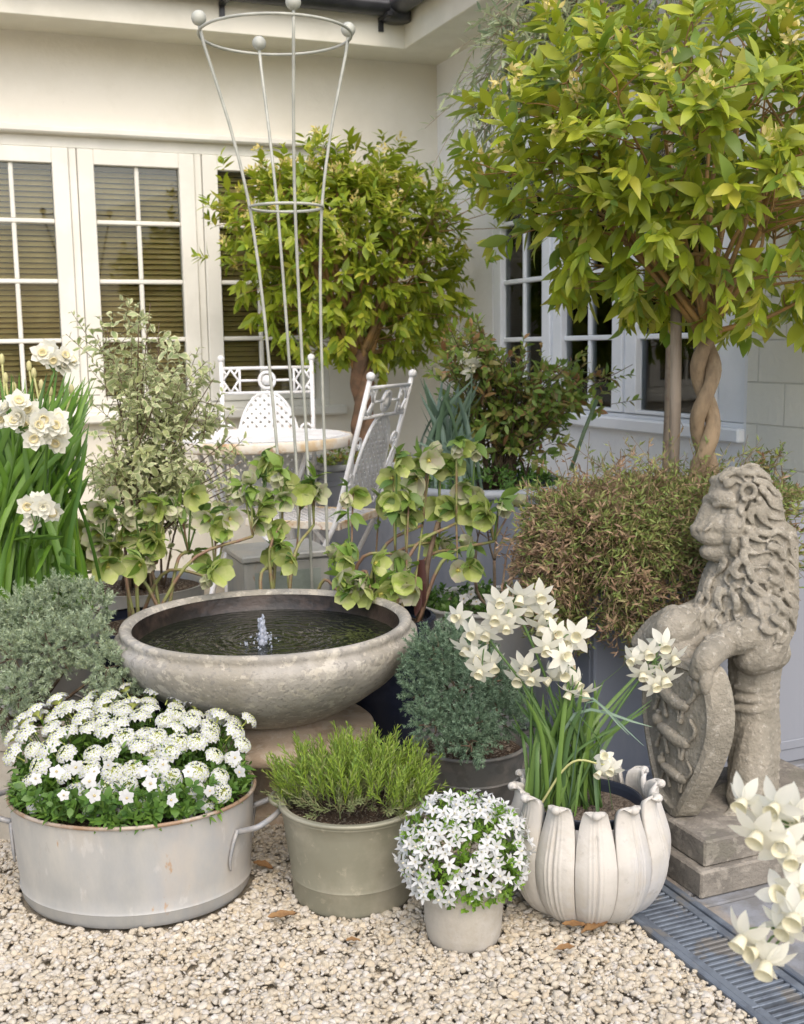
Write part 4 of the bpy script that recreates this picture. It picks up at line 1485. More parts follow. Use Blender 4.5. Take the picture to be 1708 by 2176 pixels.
def chair(loc, rz, lean, label, hgt=.99, sz=.455, hw=.195):
    root = thing('garden_chair', (loc[0], loc[1], 0), label, 'chair', 'white iron garden chairs', rz)
    tl = math.tan(lean)
    def Q(x, z, dy=0.0):
        return np.array([x, .17 + (z - sz) * tl + dy, z])
    def part(name, mb, mt=M['white_iron'], par=None, smooth=True):
        return mb.build(name, mt, par or root, smooth=smooth, local=True)
    for sx in (-1, 1):                                 # long posts: from the back top to the front feet
        mb = MB()
        mb.add(*tube([Q(sx * hw, hgt), Q(sx * hw, .72), Q(sx * hw, sz), np.array([sx * hw, .17 - sz * max(tl, .55), 0])], .0095, 8))
        mb.add(ICO2[0] * .0165 + Q(sx * hw, hgt + .012), ICO2[1])
        part('post', mb)
        mb = MB()                                      # short legs crossing them
        mb.add(*tube([np.array([sx * (hw - .016), -.16, sz - .02]), np.array([sx * (hw - .016), .02, sz * .52]), np.array([sx * (hw - .016), .22, 0])], .0085, 8))
        part('leg', mb)
    mb = MB()
    for z in (hgt - .028, hgt - .132):
        mb.add(*tube([Q(-hw, z), Q(hw, z)], .0068, 8))
    zm = hgt - .08
    mb.add(*tube([Q(-hw * .6, zm), Q(-.034, zm)], .0052, 8)); mb.add(*tube([Q(.034, zm), Q(hw * .6, zm)], .0052, 8))
    for x in (-hw * .6, hw * .6):
        mb.add(*tube([Q(x, hgt - .132), Q(x, hgt - .028)], .0052, 8))
    for sx in (-1, 1):
        xa, xb, za, zb = sx * hw * .97, sx * hw * .63, hgt - .128, hgt - .032
        xm, zq = (xa + xb) / 2, (za + zb) / 2
        for p, q in (((xa, zq), (xm, zb)), ((xm, zb), (xb, zq)), ((xb, zq), (xm, za)), ((xm, za), (xa, zq)), ((xa, zb), (xm * .5 + xa * .5, zq * .5 + zb * .5)), ((xb, zb), (xm * .5 + xb * .5, zq * .5 + zb * .5)), ((xa, za), (xm * .5 + xa * .5, zq * .5 + za * .5)), ((xb, za), (xm * .5 + xb * .5, zq * .5 + za * .5))):
            mb.add(*tube([Q(*p), Q(*q)], .0048, 6))
    tt = np.linspace(0, 2 * PI, 25)
    mb.add(*tube([Q(.032 * math.cos(t), zm + .034 * math.sin(t)) for t in tt], .0075, 8))
    mb.add(*tube([Q(0, zm, -.008), Q(0, zm, .008)], [.022, .022], 14))
    part('top_rail', mb)
    # pierced dome panel
    z0, z1, pw = sz + .045, hgt - .128, .135
    ph = z1 - z0
    def half(z):
        t = (z - z0) / ph
        if t < 0 or t > 1:
            return 0
        return pw * math.sqrt(max(0, 1 - max(0, (t - .25) / .75) ** 2.2)) if t > .25 else pw * (.80 + .2 * math.sin(t / .25 * PI / 2))
    mb = MB()
    zz = np.linspace(z0, z1, 26)
    edge = [Q(-half(z), z) for z in zz] + [Q(half(z), z) for z in zz[::-1]]
    mb.add(*tube(edge + [edge[0]], .0062, 8))
    st = .036
    for sg in (-1, 1):
        for c in np.arange(-.5, .5, st):
            seg_ = []
            for t in np.linspace(z0, z1, 70):
                x = c + sg * (t - z0)
                if abs(x) <= half(t):
                    seg_.append((x, t))
            if len(seg_) > 2:
                (xa, za), (xb, zb) = seg_[0], seg_[-1]
                w_ = .0082
                nx, nz = w_ * .707, -w_ * .707 * sg
                dy = .0015 * sg
                V = [Q(xa - nx, za - nz, dy - .0015), Q(xa + nx, za + nz, dy - .0015), Q(xb + nx, zb + nz, dy - .0015), Q(xb - nx, zb - nz, dy - .0015)]
                V += [Q(xa - nx, za - nz, dy + .0014), Q(xa + nx, za + nz, dy + .0014), Q(xb + nx, zb + nz, dy + .0014), Q(xb - nx, zb - nz, dy + .0014)]
                mb.add(np.array(V), np.array([[3, 2, 1, 0], [4, 5, 6, 7], [0, 1, 5, 4], [1, 2, 6, 5], [2, 3, 7, 6], [3, 0, 4, 7]]))
    part('back_panel', mb, smooth=False)
    for sx in (-1, 1):
        mb = MB()
        for (zc, r0, sg) in ((sz + .28, .030, 1), (sz + .16, .030, -1)):
            sp = spiral((sx * (hw - .034), 0, zc), r0, 1.1, 0 if sx > 0 else PI, sg * sx)
            mb.add(*tube([Q(p[0], p[2]) for p in sp], .0055, 6))
        mb.add(*tube(spline([Q(sx * pw, sz + .06), Q(sx * (pw + .012), sz + .14), Q(sx * (hw - .03), sz + .2), Q(sx * (hw - .008), sz + .25)], 12), .0055, 6))
        part('scroll', mb)
    mb = MB()                                          # lattice seat
    for sg in (-1, 1):
        for c in np.arange(-.7, .7, .034):
            seg_ = []
            for y in np.linspace(-.19, .17, 60):
                x = c + sg * y
                if abs(x) <= hw - .014:
                    seg_.append((x, y))
            if len(seg_) > 2:
                (xa, ya), (xb, yb) = seg_[0], seg_[-1]
                w_ = .006
                V = [[xa - w_, ya, sz + sg * .001], [xa + w_, ya, sz + sg * .001], [xb + w_, yb, sz + sg * .001], [xb - w_, yb, sz + sg * .001]]
                V += [[p[0], p[1], p[2] + .0018] for p in V]
                mb.add(np.array(V), np.array([[3, 2, 1, 0], [4, 5, 6, 7], [0, 1, 5, 4], [1, 2, 6, 5], [2, 3, 7, 6], [3, 0, 4, 7]]))
    seat = part('seat', mb, smooth=False)
    mb = MB()
    e = hw - .010
    for (a_, b_) in (((-e, -.20), (e, -.192)), ((-e, .172), (e, .180)), ((-e, -.192), (-e + .008, .172)), ((e - .008, -.192), (e, .172))):
        mb.add(*box_arr(np.array([a_[0], a_[1], sz - .022]), np.array([b_[0], b_[1], sz + .006]), .002))
    part('seat_rim', mb, M['rust_iron'], seat, smooth=False)
    return root


c1 = at(572, 960, 4.72)
az1 = math.atan2(c1[0], c1[1])
chair(c1 - np.array([math.sin(az1), math.cos(az1), 0]) * .10, -az1, math.radians(9), 'white iron garden chair with a pierced domed back, facing out from behind the round table', hgt=1.025, hw=.19)
c2 = at(775, 1075, 4.2)
fd = lat * .93 - dep * .38                              # the back side of the second chair
rz2 = math.atan2(-fd[0], fd[1])
chair(c2 - nrm(fd) * .20, rz2, math.radians(16), 'white iron garden chair seen from behind and tilted, its lattice seat turned to the table', hgt=.965)

# ================================================================== plants
L5 = leaf_t(.35, 5, .18, .22)
L5B = leaf_t(.38, 5, .10, .02)
L5C = leaf_t(.32, 5, .28, .50)
L4 = leaf_t(.34, 4, .15, .25)
L3 = leaf_t(.42, 3, .15, .2)
NEEDLE = (np.array([[-.09, 0, 0], [.09, 0, 0], [.06, .55, .04], [-.06, .55, .04], [0, 1, .02]]), [[0, 1, 2, 3], [3, 2, 4]])
NEEDLE_T = (NEEDLE[0], np.array([[0, 1, 2], [0, 2, 3], [3, 2, 4]]))
UPV = np.array([0, 0, 1.0])


def jit(n, s):
    return rng.normal(0, s, (n, 3))


def unit(D):
    return D / (np.linalg.norm(D, axis=1)[:, None] + 1e-12)


def twig_leaves(mb, bases, dirs, length, per, leaf, llen, spread=.9, droop=0.0, up=.5, mi=0, taper=.35, start=.15):
    """leaves set round many twigs at once"""
    n = len(bases)
    dirs = unit(dirs)
    side = unit(np.cross(dirs, rand_dirs(n)))
    other = np.cross(dirs, side)
    for k in range(per):
        t = start + (1 - start) * (k + .5) / per
        a = k * 2.4 + rng.uniform(0, 6.28, n) * .25
        rad = np.cos(a)[:, None] * side + np.sin(a)[:, None] * other
        sp = spread * (1.15 - .55 * t)
        D = unit(dirs * (1 - .35 * sp) + rad * sp + jit(n, .16))
        D[:, 2] -= droop
        N_ = unit(dirs * .6 + UPV * up + jit(n, .35) - .2 * rad)
        P = bases + dirs * (length if np.isscalar(length) else length[:, None]) * t
        S_ = (llen if np.isscalar(llen) else llen) * rng.uniform(.55, 1.2, n) * (1 - taper * t * (t > .6))
        lf = (L5, L5B, L5C)[k % 3] if leaf is L5 else leaf
        mb.add(*inst(lf, frames(D, N_), P, S_), mi=mi)


def bay_tree(name, label, base, strands, crown_c, rx, rz, ntw, llen, leafm, group, bark, trunk_r, helix_r, pitch, trunk_top, squash=1.0, lump_seed=1, gap=.0, blossoms=40, sparse_top=True):
    root = thing(name, base, label, 'tree', group)
    base, crown_c, trunk_top = map(np.asarray, (base, crown_c, trunk_top))
    z0, z1 = base[2], trunk_top[2]
    trunk = MB()
    for s_ in range(strands):
        pts = []
        for z in np.linspace(z0 - .03, z1 + .06, 40):
            t = (z - z0) / (z1 - z0)
            a = 2 * PI * s_ / strands + 2 * PI * (z - z0) / pitch
            c = base + (trunk_top - base) * t
            pts.append(np.array([c[0] + helix_r * math.cos(a), c[1] + helix_r * math.sin(a), z]))
        trunk.add(*tube(pts, trunk_r * np.linspace(1.08, .92, 40) * (1 + .06 * np.sin(np.arange(40) * .9 + s_)), 10))
    trunk.build('trunk', bark, root)
    rl = np.random.default_rng(lump_seed)
    lumps = rl.normal(size=(14, 3)); lumps /= np.linalg.norm(lumps, axis=1)[:, None]
    amp = rl.uniform(-.20, .14, 14)

    def radius(D):
        return 1 + (amp[None] * np.clip((D @ lumps.T - .55) / .45, 0, 1)).sum(1)
    D = rand_dirs(ntw)
    rr = rng.uniform(.15, 1.0, ntw) ** .42
    k = radius(D)
    ns = 70                                              # shoots that stand out of the outline
    D[:ns] = unit(D[:ns] * np.array([1, 1, .6]) + UPV * .55)
    rr[:ns] = rng.uniform(1.0, 1.22, ns)
    P = crown_c + D * (rr * k)[:, None] * np.array([rx, rx * squash, rz])
    br = MB()
    limbs = []
    for i in range(26):
        d = nrm(rl.normal(size=3) + np.array([0, 0, .55]))
        e = crown_c + d * np.array([rx, rx * squash, rz]) * rl.uniform(.55, .9)
        mid = trunk_top * .45 + e * .55 + rl.normal(0, .05, 3) + np.array([0, 0, .03])
        c = spline([trunk_top + rl.normal(0, .012, 3), mid, e], 12)
        limbs.append(c)
        br.add(*tube(c, np.linspace(trunk_r * .42, .0022, 12), 6))
    LP = np.concatenate(limbs)
    for i in range(0, ntw, 2):
        j = np.argmin(((LP - P[i]) ** 2).sum(1) + .4 * np.maximum(0, LP[:, 2] - P[i][2] + .02))
        br.add(*tubeq(spline([LP[j], (LP[j] + P[i]) / 2 + rng.normal(0, .012, 3), P[i]], 5), np.linspace(.0026, .0014, 5), 4))
    br.build('branches', M['twig'], root)
    up_mix = np.clip((P[:, 2] - crown_c[2]) / rz, -1, 1)
    dirs = D * .75 + UPV * (.45 + .25 * up_mix)[:, None] + jit(ntw, .25)
    dirs[:, 2] -= np.where(up_mix < -.3, .75, 0)
    fo = MB()
    low = up_mix < -.25
    for sel, dr, per in ((low, .55, 9), (~low, .10, 10)):
        if sel.sum():
            twig_leaves(fo, P[sel] - unit(dirs[sel]) * .02, dirs[sel], llen * .95, per, L5, llen, spread=.95, droop=dr)
    fo.build('crown', leafm, root)
    top = np.where((up_mix > -.1) & (rr > .8))[0]
    if len(top) and blossoms:
        pick = rng.choice(top, min(blossoms, len(top)), replace=False)
        ye = MB()
        for i in pick:
            e = P[i] + nrm(dirs[i]) * llen * .85
            n = 16
            dd = unit(rand_dirs(n) + nrm(dirs[i]) * .6)
            ye.add(*inst(L3, frames(dd, rand_dirs(n)), e + dd * .004 + jit(n, llen * .11), np.full(n, llen * .28)))
        ye.build('blossom', M['bay_flower'], root)
    for i in rng.choice(ntw, 9, replace=False):
        yl = MB()
        dd = unit((D[i] + rng.normal(0, .4, 3) - UPV * .4)[None])
        yl.add(*inst(L5, frames(dd, rand_dirs(1)), (crown_c + (P[i] - crown_c) * 1.05)[None], np.full(1, llen * .95)))
        yl.build('yellowed_leaf', M['bay_yellow'], root)
    return root


b2 = at(1497, 1050, 2.88); b2[2] = PLZ - .03
tt2 = at(1500, 705, 2.88)
bay_tree('bay_tree', 'large bay tree with a braided trunk in the square lead planter, round yellow green crown', b2, 2, at(1474, 390, 2.88), .585, .405, 620, .081, M['bay'], 'bay trees clipped to round heads',
         M['bark'], .0200, .0195, .27, tt2, .85, 5, blossoms=34)
b1 = at(775, 975, 5.08); b1[2] = TPZ - .03
bay_tree('bay_tree', 'smaller bay tree by the back window with yellow blossoms and a reddish twisted trunk', b1, 2, at(738, 535, 5.06), .545, .50, 860, .078, M['bay_back'], 'bay trees clipped to round heads',
         M['bark_red'], .036, .020, .42, at(768, 775, 5.08), .62, 9, blossoms=95)

# timber stake
m = MB()
sk = at(1430, 985, 2.97)
m.add(*tube([(sk[0], sk[1], PLZ - .03), (sk[0] + .004, sk[1], PLZ + .25), (sk[0], sk[1], at(1428, 600, 3.02)[2])], .0145, 12))
m.build('timber_stake', M['stake'], origin=(sk[0], sk[1], PLZ - .03))
tag(bpy.data.objects['timber_stake'], 'round grey timber stake standing beside the braided trunk', 'stake')

# olive tree behind
oc = at(1290, 60, 3.75)
ob = np.array([2.20, 3.12, 0.0])
ol = thing('olive_tree', ob, 'thin grey green olive tree with black berries rising behind the large bay tree', 'tree')
m = MB()
top = at(1420, 200, 3.75)
stem = spline([ob, ob * .5 + top * .5 + np.array([.03, 0, 0]), top], 12)
m.add(*tube(stem, np.linspace(.022, .012, 12), 8))
m.build('trunk', M['twig_grey'], ol)
br, fo = MB(), MB()
ends = [(980, 250), (1040, 40), (1000, 300), (1075, 120), (1120, -30), (1160, 90), (1180, 0), (1230, -40), (1260, 60), (1330, -60), (1400, -80), (1480, -60), (1540, 0), (1600, -40), (1640, 40), (1690, 10), (1720, 90), (1090, 60), (1130, 150), (1200, 130), (1010, 180), (1560, -90), (1660, -70), (1060, 200), (1150, 30), (1290, 20)]
for (x, y) in ends:
    e = at(x, y, 3.75 + rng.uniform(-.22, .18))
    mid = top * .45 + e * .55 + np.array([0, 0, .14 + rng.uniform(0, .1)])
    c = spline([top + rng.normal(0, .01, 3), mid, e], 14)
    br.add(*tube(c, np.linspace(.006, .0014, 14), 5))
    for q in range(22 if x < 1250 else 8):
        t = rng.uniform(.45, 1.0)
        p = c[int(t * 13)]
        d = nrm(nrm(c[-1] - c[-3]) * .6 + rng.normal(0, .5, 3) + np.array([0, 0, -.25]))
        L_ = rng.uniform(.10, .24)
        tw = spline([p, p + d * L_ * .5 + np.array([0, 0, .01]), p + d * L_ + np.array([0, 0, -.03])], 7)
        br.add(*tubeq(tw, np.linspace(.0014, .0007, 7), 4))
        n = 13
        ix = np.linspace(.1, 1, n)
        pos = np.array([np.interp(ix, np.linspace(0, 1, 7), tw[:, a_]) for a_ in range(3)]).T
        dd = unit(np.tile(d, (n, 1)) + jit(n, .55))
        fo.add(*inst(leaf_t(.21, 3, .1, .15), frames(dd, unit(UPV + jit(n, .5))), pos, rng.uniform(.034, .058, n)))
        if rng.random() < .05:
            be = MB()
            be.add(ICO2[0] * .0085 + tw[-2] - np.array([0, 0, .012]), ICO2[1])
            be.build('berry', M['berry'], ol)
br.build('branches', M['twig_grey'], ol)
fo.build('crown', M['olive'], ol)


# --- shrub builder for the rest
def shrub(name, label, cat, base, tips, leaf, llen, mats, per=8, tw=3, stem_m=None, stem_r=.006, spread=.9, tlen=.10, mi_fn=None, droop=0.0, group=None, foliage_name='foliage', spread_tip=.05, split=None, stems=1.0):
    """stems from a base to listed tips, twigs near their ends, leaves round them"""
    root = thing(name, base, label, cat, group)
    base = np.asarray(base, float)
    st, fo = MB(), MB()
    TB, TD = [], []
    for e in tips:
        e = np.asarray(e, float)
        b = base + np.array([rng.normal(0, .03), rng.normal(0, .03), 0])
        mid = b * .4 + e * .6
        mid[:2] = mid[:2] * .55 + b[:2] * .45
        c = spline([b, mid, e], 10)
        if rng.random() < stems:
            st.add(*tube(c, np.linspace(stem_r, stem_r * .3, 10), 5))
        for q in range(tw):
            t = rng.uniform(.55, 1)
            p = c[min(9, int(t * 9))] + rng.normal(0, spread_tip * .4, 3)
            d = nrm(nrm(c[-1] - c[-4]) * .6 + rng.normal(0, .6, 3) + np.array([0, 0, .15]))
            TB.append(p); TD.append(d)
            st.add(*tubeq([p, p + d * tlen], np.array([stem_r * .28, stem_r * .18]), 4))
    TB, TD = np.array(TB), np.array(TD)
    if split:
        half = rng.random(len(TB)) < split[0]
        twig_leaves(fo, TB[~half], TD[~half], tlen, per, leaf, llen, spread, droop)
        twig_leaves(fo, TB[half], TD[half], tlen, per, leaf, llen, spread, droop, mi=1)
    elif isinstance(leaf, tuple) and len(leaf) == 3:
        n0 = len(leaf[1])
        for k in range(1):
            tmp = MB()
            twig_leaves(tmp, TB, TD, tlen, per, leaf[:2], llen, spread, droop)
            for V_, Q_, _ in zip(tmp.V, tmp.Q, tmp.qm):
                base_i = sum(len(v) for v in fo.V)
                fo.V.append(V_); fo.Q.append(Q_); fo.qm.append(np.tile(leaf[2], len(Q_) // n0)); fo.n += len(V_)
    else:
        twig_leaves(fo, TB, TD, tlen, per, leaf, llen, spread, droop)
    st.build('stems', stem_m or M['twig_dark'], root)
    fo.build(foliage_name, mats, root)
    return root


def tips_in(poly_pts, d0, dd, n, jitter=12):
    out = []
    for i in range(n):
        x, y = poly_pts[rng.integers(len(poly_pts))]
        out.append(at(x + rng.normal(0, jitter), y + rng.normal(0, jitter), d0 + rng.uniform(-dd, dd)))
    return out


# pittosporum: cream edged wavy leaves
def varieg(n=4, wid=.44):
    t = np.linspace(0, 1, n + 1)
    w = np.maximum(np.sin(PI * t ** .85) * wid * .5, .01)
    V, F, mi = [], [], []
    for i in range(n + 1):
        wv = .05 * math.sin(i * 2.6)
        z = -.3 * t[i] ** 2
        for q in (-1, -.62, 0, .62, 1):
            V.append([q * w[i], t[i] - .05 * t[i] ** 2, z + abs(q) * w[i] * .25 + (wv * q if abs(q) == 1 else 0)])
    for i in range(n):
        for q in range(4):
            a = i * 5 + q
            F.append([a, a + 1, a + 6, a + 5])
            mi.append(1 if q in (0, 3) or i == n - 1 else 0)
    return np.array(V), np.array(F), np.array(mi)


pts = [(230, 690), (260, 650), (300, 640), (340, 690), (250, 740), (300, 760), (350, 740), (400, 740), (420, 780), (220, 720), (280, 820), (340, 830), (400, 840), (440, 860), (470, 860), (380, 900), (330, 920), (420, 920), (230, 960), (260, 1000),
       (300, 990), (350, 1000), (400, 1000), (450, 960), (480, 1000), (220, 1010), (270, 1050), (330, 1050), (400, 1050), (460, 1040), (500, 1020), (200, 740), (440, 820), (360, 790), (310, 880), (350, 960), (480, 930), (210, 960), (250, 920), (430, 720), (460, 780)]
V_, F_, mi_ = varieg()
shrub('variegated_shrub', 'pale variegated shrub with wavy cream edged leaves in front of the back window', 'shrub', (PTC[0], PTC[1], .36), tips_in(pts, 3.42, .20, 215, 20), (V_, F_, mi_), .042, [M['pitto'], M['pitto_edge']],
      per=8, tw=2, stem_m=M['twig_dark'], stem_r=.0042, tlen=.10, stems=.10, droop=.25)

# rose like shrub in the round planter
pts = [(960, 780), (1000, 830), (1040, 800), (1080, 830), (1120, 800), (1050, 860), (1100, 880), (1150, 850), (1180, 830), (1000, 880), (1040, 920), (1090, 940), (1130, 920), (1170, 900), (1060, 760), (1120, 760), (1010, 730), (960, 720), (1030, 700), (1200, 780), (1240, 800), (1200, 860), (1000, 690), (970, 660), (1250, 880), (1300, 820), (1330, 790)]
shrub('rose_bush', 'bushy green rose with some reddish young leaves in the round lead planter', 'shrub', (RPC[0] + .08, RPC[1] + .05, RPZ - .02), tips_in(pts[:20], 3.85, .20, 190, 20) + tips_in(pts[20:], 3.8, .12, 42, 14),
      L3, .048, [M['rose']], per=8, tw=2, stem_m=M['twig_dark'], stem_r=.004, tlen=.09, stems=.3)
# low green cover in the round planter
def cover(name, label, c, r, z, n, leaf, llen, material, cat='ground cover plant', hgt=.05, ry=None):
    root = thing(name, (c[0], c[1], z), label, cat)
    a, q = rng.uniform(0, 2 * PI, n), np.sqrt(rng.uniform(0, 1, n))
    B_ = np.stack([c[0] + r * q * np.cos(a), c[1] + (ry or r) * q * np.sin(a), z + hgt * rng.uniform(.2, 1, n) * (1.1 - q ** 2)], 1)
    D_ = np.stack([np.cos(a) * q, np.sin(a) * q, rng.uniform(.3, 1, n)], 1) + jit(n, .3)
    fo = MB()
    twig_leaves(fo, B_, D_, llen * 1.5, 6, leaf, llen, .9)
    fo.build('foliage', material, root)
    return root


cover('low_green_plant', 'fresh green low plant filling the front of the round lead planter', RPC, .255, RPZ - .01, 330, L3, .022, M['low_green'], hgt=.07)
cover('low_green_plant', 'low green and brown cover at the foot of the reddish twisted trunk', (TPC[0], TPC[1]), .24, TPZ - .03, 260, L3, .028, M['rose'], hgt=.09)

# strap leaves
def strap(P0, P1, bend, w, n=9, twist=0.0):
    """one strap leaf as a folded strip between two points, sagging by bend"""
    P0, P1 = np.asarray(P0, float), np.asarray(P1, float)
    mid = (P0 + P1) / 2
    mid[2] += bend
    mid[:2] = mid[:2] * .6 + P0[:2] * .4
    c = spline([P0, mid, P1], n)
    T = np.gradient(c, axis=0); T = unit(T)
    side = unit(np.cross(T, np.tile(nrm(rng.normal(size=3) + FW * 1.5), (n, 1))))
    nn = np.cross(side, T)
    t = np.linspace(0, 1, n)
    ww = w * np.minimum(1, (1 - t) * 5) ** .6 * (.75 + .25 * np.minimum(1, t * 4)) * .5
    ww[-1] = .0004
    V = np.stack([c - side * ww[:, None] + nn * ww[:, None] * .35, c, c + side * ww[:, None] + nn * ww[:, None] * .35], 1).reshape(-1, 3)
    F = []
    for i in range(n - 1):
        a = 3 * i
        F += [[a, a + 1, a + 4, a + 3], [a + 1, a + 2, a + 5, a + 4]]
    return V, np.array(F)


ir = thing('iris', (RPC[0] - .14, RPC[1] - .02, RPZ - .02), 'bluish strap leaves with a white flower head in the round lead planter', 'plant')
m = MB()
for _ in range(85):
    b = np.array([RPC[0] - .13 + rng.normal(0, .05), RPC[1] + rng.normal(0, .06), RPZ - .02])
    e = at(rng.uniform(885, 1030), rng.uniform(800, 960), 3.8 + rng.uniform(-.15, .15))
    m.add(*strap(b, e, rng.uniform(0, .05), rng.uniform(.009, .016)))
m.build('leaves', M['iris_leaf'], ir)

# ------------------------------------------------------------------ flowers: shared meshes
def flower_mesh(name, n, petal, tilt, size, material, cup=None, rows=1, off=0.0, bias=0.0):
    """petals round +z; tilt 0 flat, + forward (cup), - swept back"""
    mb = MB()
    for rw in range(rows):
        k = np.arange(n)
        a = 2 * PI * k / n + rw * PI / n + rng.normal(0, .06, n)
        tl = tilt + rw * .35 + rng.normal(0, .08, n)
        D = np.stack([np.cos(a) * np.cos(tl), np.sin(a) * np.cos(tl), np.sin(tl)], 1)
        Nn = np.stack([-np.cos(a) * np.sin(tl), -np.sin(a) * np.sin(tl), np.cos(tl)], 1)
        mb.add(*inst(petal, frames(D, Nn), np.stack([np.cos(a) * off, np.sin(a) * off, np.full(n, rw * size * .08 + bias)], 1), size * (1 - .22 * rw) * rng.uniform(.92, 1.06, n)))
    mats = [material]
    if cup:
        prof, cm = cup
        V, F = lathe(prof, 14, wob=.05)
        mb.add(V, F, mi=1)
        mats.append(cm)
    return mb.mesh(name, mats)


PET_N = leaf_t(.52, 5, .12, -.10, .8, .3)        # narcissus tepal, tip bending forward
PET_R = leaf_t(.46, 5, .16, .22, .8, .3)         # swept back
def thalia_cup(s):
    return ([(.001, .001), (.0062 * s, .002), (.0078 * s, .009 * s), (.0092 * s, .015 * s), (.0102 * s, .0170 * s), (.0098 * s, .0168 * s), (.0075 * s, .010 * s), (.005 * s, .005 * s)], M['cup'])
THALIA = [flower_mesh('narcissus_flower', 6, PET_R, tl, .037, M['petal'], thalia_cup(1.0)) for tl in (-.25, -.05, -.45, .12)]
TAZ = [flower_mesh('daffodil_flower', 6, leaf_t(.80, 4, .1, -.12, .7, .4), tl, .023, M['petal'], ([(.001, .003), (.006, .004), (.008, .010), (.007, .011), (.004, .006)], M['cup_warm']), rows=2) for tl in (.0, .2)]
DBL = flower_mesh('daffodil_flower', 7, leaf_t(.75, 4, .1, -.3, .7, .4), .05, .023, M['petal'], ([(.001, .004), (.006, .006), (.007, .012), (.003, .010)], M['cup']), rows=3)


def leaf_clump(root, base_fn, tip_fn, n, material, w=(.008, .013), bend=(0, .04), name='leaves'):
    mb = MB()
    for _ in range(n):
        mb.add(*strap(base_fn(), tip_fn(), rng.uniform(*bend), rng.uniform(*w)))
    return mb.build(name, material, root)


def flower_stem(root, pts, r, material, name='flower_stem'):
    mb = MB()
    c = spline(pts, 14)
    mb.add(*tube(c, np.linspace(r, r * .75, 14), 7))
    return mb.build(name, material, root)


def to_cam(p):
    return nrm(CAM - np.asarray(p))


# --- white narcissi in the petal planter
nar = thing('narcissus', (LOTC[0], LOTC[1], .19), 'white nodding narcissi with cream cups growing in the petal planter', 'flowers')
nb = lambda: at(rng.choice([1150, 1200, 1215, 1250]) + rng.normal(0, 12), 1690, 2.2) * np.array([1, 1, 0]) + np.array([0, 0, .19]) + np.array([rng.normal(0, .008), rng.normal(0, .02), 0])
leaf_clump(nar, nb, lambda: at(rng.uniform(1085, 1270), rng.uniform(1440, 1560), 2.2 + rng.uniform(-.06, .10)), 62, M['thalia_leaf'], (.006, .0105))
leaf_clump(nar, nb, lambda: at(rng.uniform(1260, 1390), rng.uniform(1400, 1560), 2.2 + rng.uniform(-.05, .10)), 16, M['thalia_leaf'], (.005, .008), (0, .03))
leaf_clump(nar, nb, lambda: at(rng.uniform(1330, 1400), rng.uniform(1520, 1600), 2.12), 3, M['iris_leaf'], (.004, .006), (.10, .16))
CL = [  # stem head (x, y), flowers around it
    ((1030, 1330), [(975, 1310), (1005, 1345), (1012, 1395), (1045, 1410), (990, 1375), (1035, 1345), (1020, 1425)]),
    ((1085, 1255), [(1060, 1275), (1085, 1305), (1105, 1265), (1075, 1330), (1050, 1310)]),
    ((1140, 1250), [(1145, 1265), (1160, 1300), (1125, 1290), (1150, 1330)]),
    ((1175, 1350), [(1180, 1345), (1205, 1365), (1160, 1375), (1195, 1395), (1225, 1350)]),
    ((1215, 1400), [(1195, 1430), (1225, 1450), (1240, 1470), (1170, 1440), (1210, 1470)]),
    ((1125, 1400), [(1115, 1415), (1130, 1440), (1100, 1440)]),
    ((1385, 1380), [(1375, 1385), (1410, 1370), (1400, 1420), (1365, 1430), (1390, 1455), (1345, 1400), (1430, 1395), (1412, 1440)]),
]
for (hx, hy), fl in CL:
    d = 2.16 + rng.uniform(-.04, .05)
    hp = at(hx + 6, hy + 25, d)
    b0 = nb()
    flower_stem(nar, [b0, b0 * .45 + hp * .55 + np.array([0, 0, .03]), hp], .0032, M['thalia_leaf'])
    sh_ = MB()
    sh_.add(*strap(hp - np.array([0, 0, .012]), hp + np.array([rng.normal(0, .01), 0, .028]), .0, .008, 5))
    sh_.build('sheath', M['papery'], nar)
    for (x, y) in fl:
        p = at(x, y, d + rng.uniform(-.045, .015))
        dirn = nrm(to_cam(p) * .65 + (p - hp) * 9 + np.array([0, 0, -.55]) + rng.normal(0, .28, 3))
        mb = MB()
        mb.add(*tubeq(spline([hp, (hp + p) / 2 + np.array([0, 0, .012]), p - dirn * .016, p], 7), .0014, 5))
        mb.build('pedicel', M['thalia_leaf'], nar)
        place(obj('flower', THALIA[rng.integers(4)], nar), p, dirn, rng.uniform(0, 6), rng.uniform(.85, 1.08))
# two fading flowers low down in front of the soil
for (x, y) in ((1285, 1610), (1300, 1635), (1275, 1640)):
    p = at(x, y, 2.14)
    place(obj('flower', THALIA[rng.integers(4)], nar), p, nrm(to_cam(p) + rng.normal(0, .4, 3) + np.array([.2, 0, -.2])), rng.uniform(0, 6), .78)
p = at(1285, 1625, 2.14)
b0 = nb()
flower_stem(nar, [b0, (b0 + p) / 2 + np.array([0, 0, .05]), p], .0025, M['bud'])

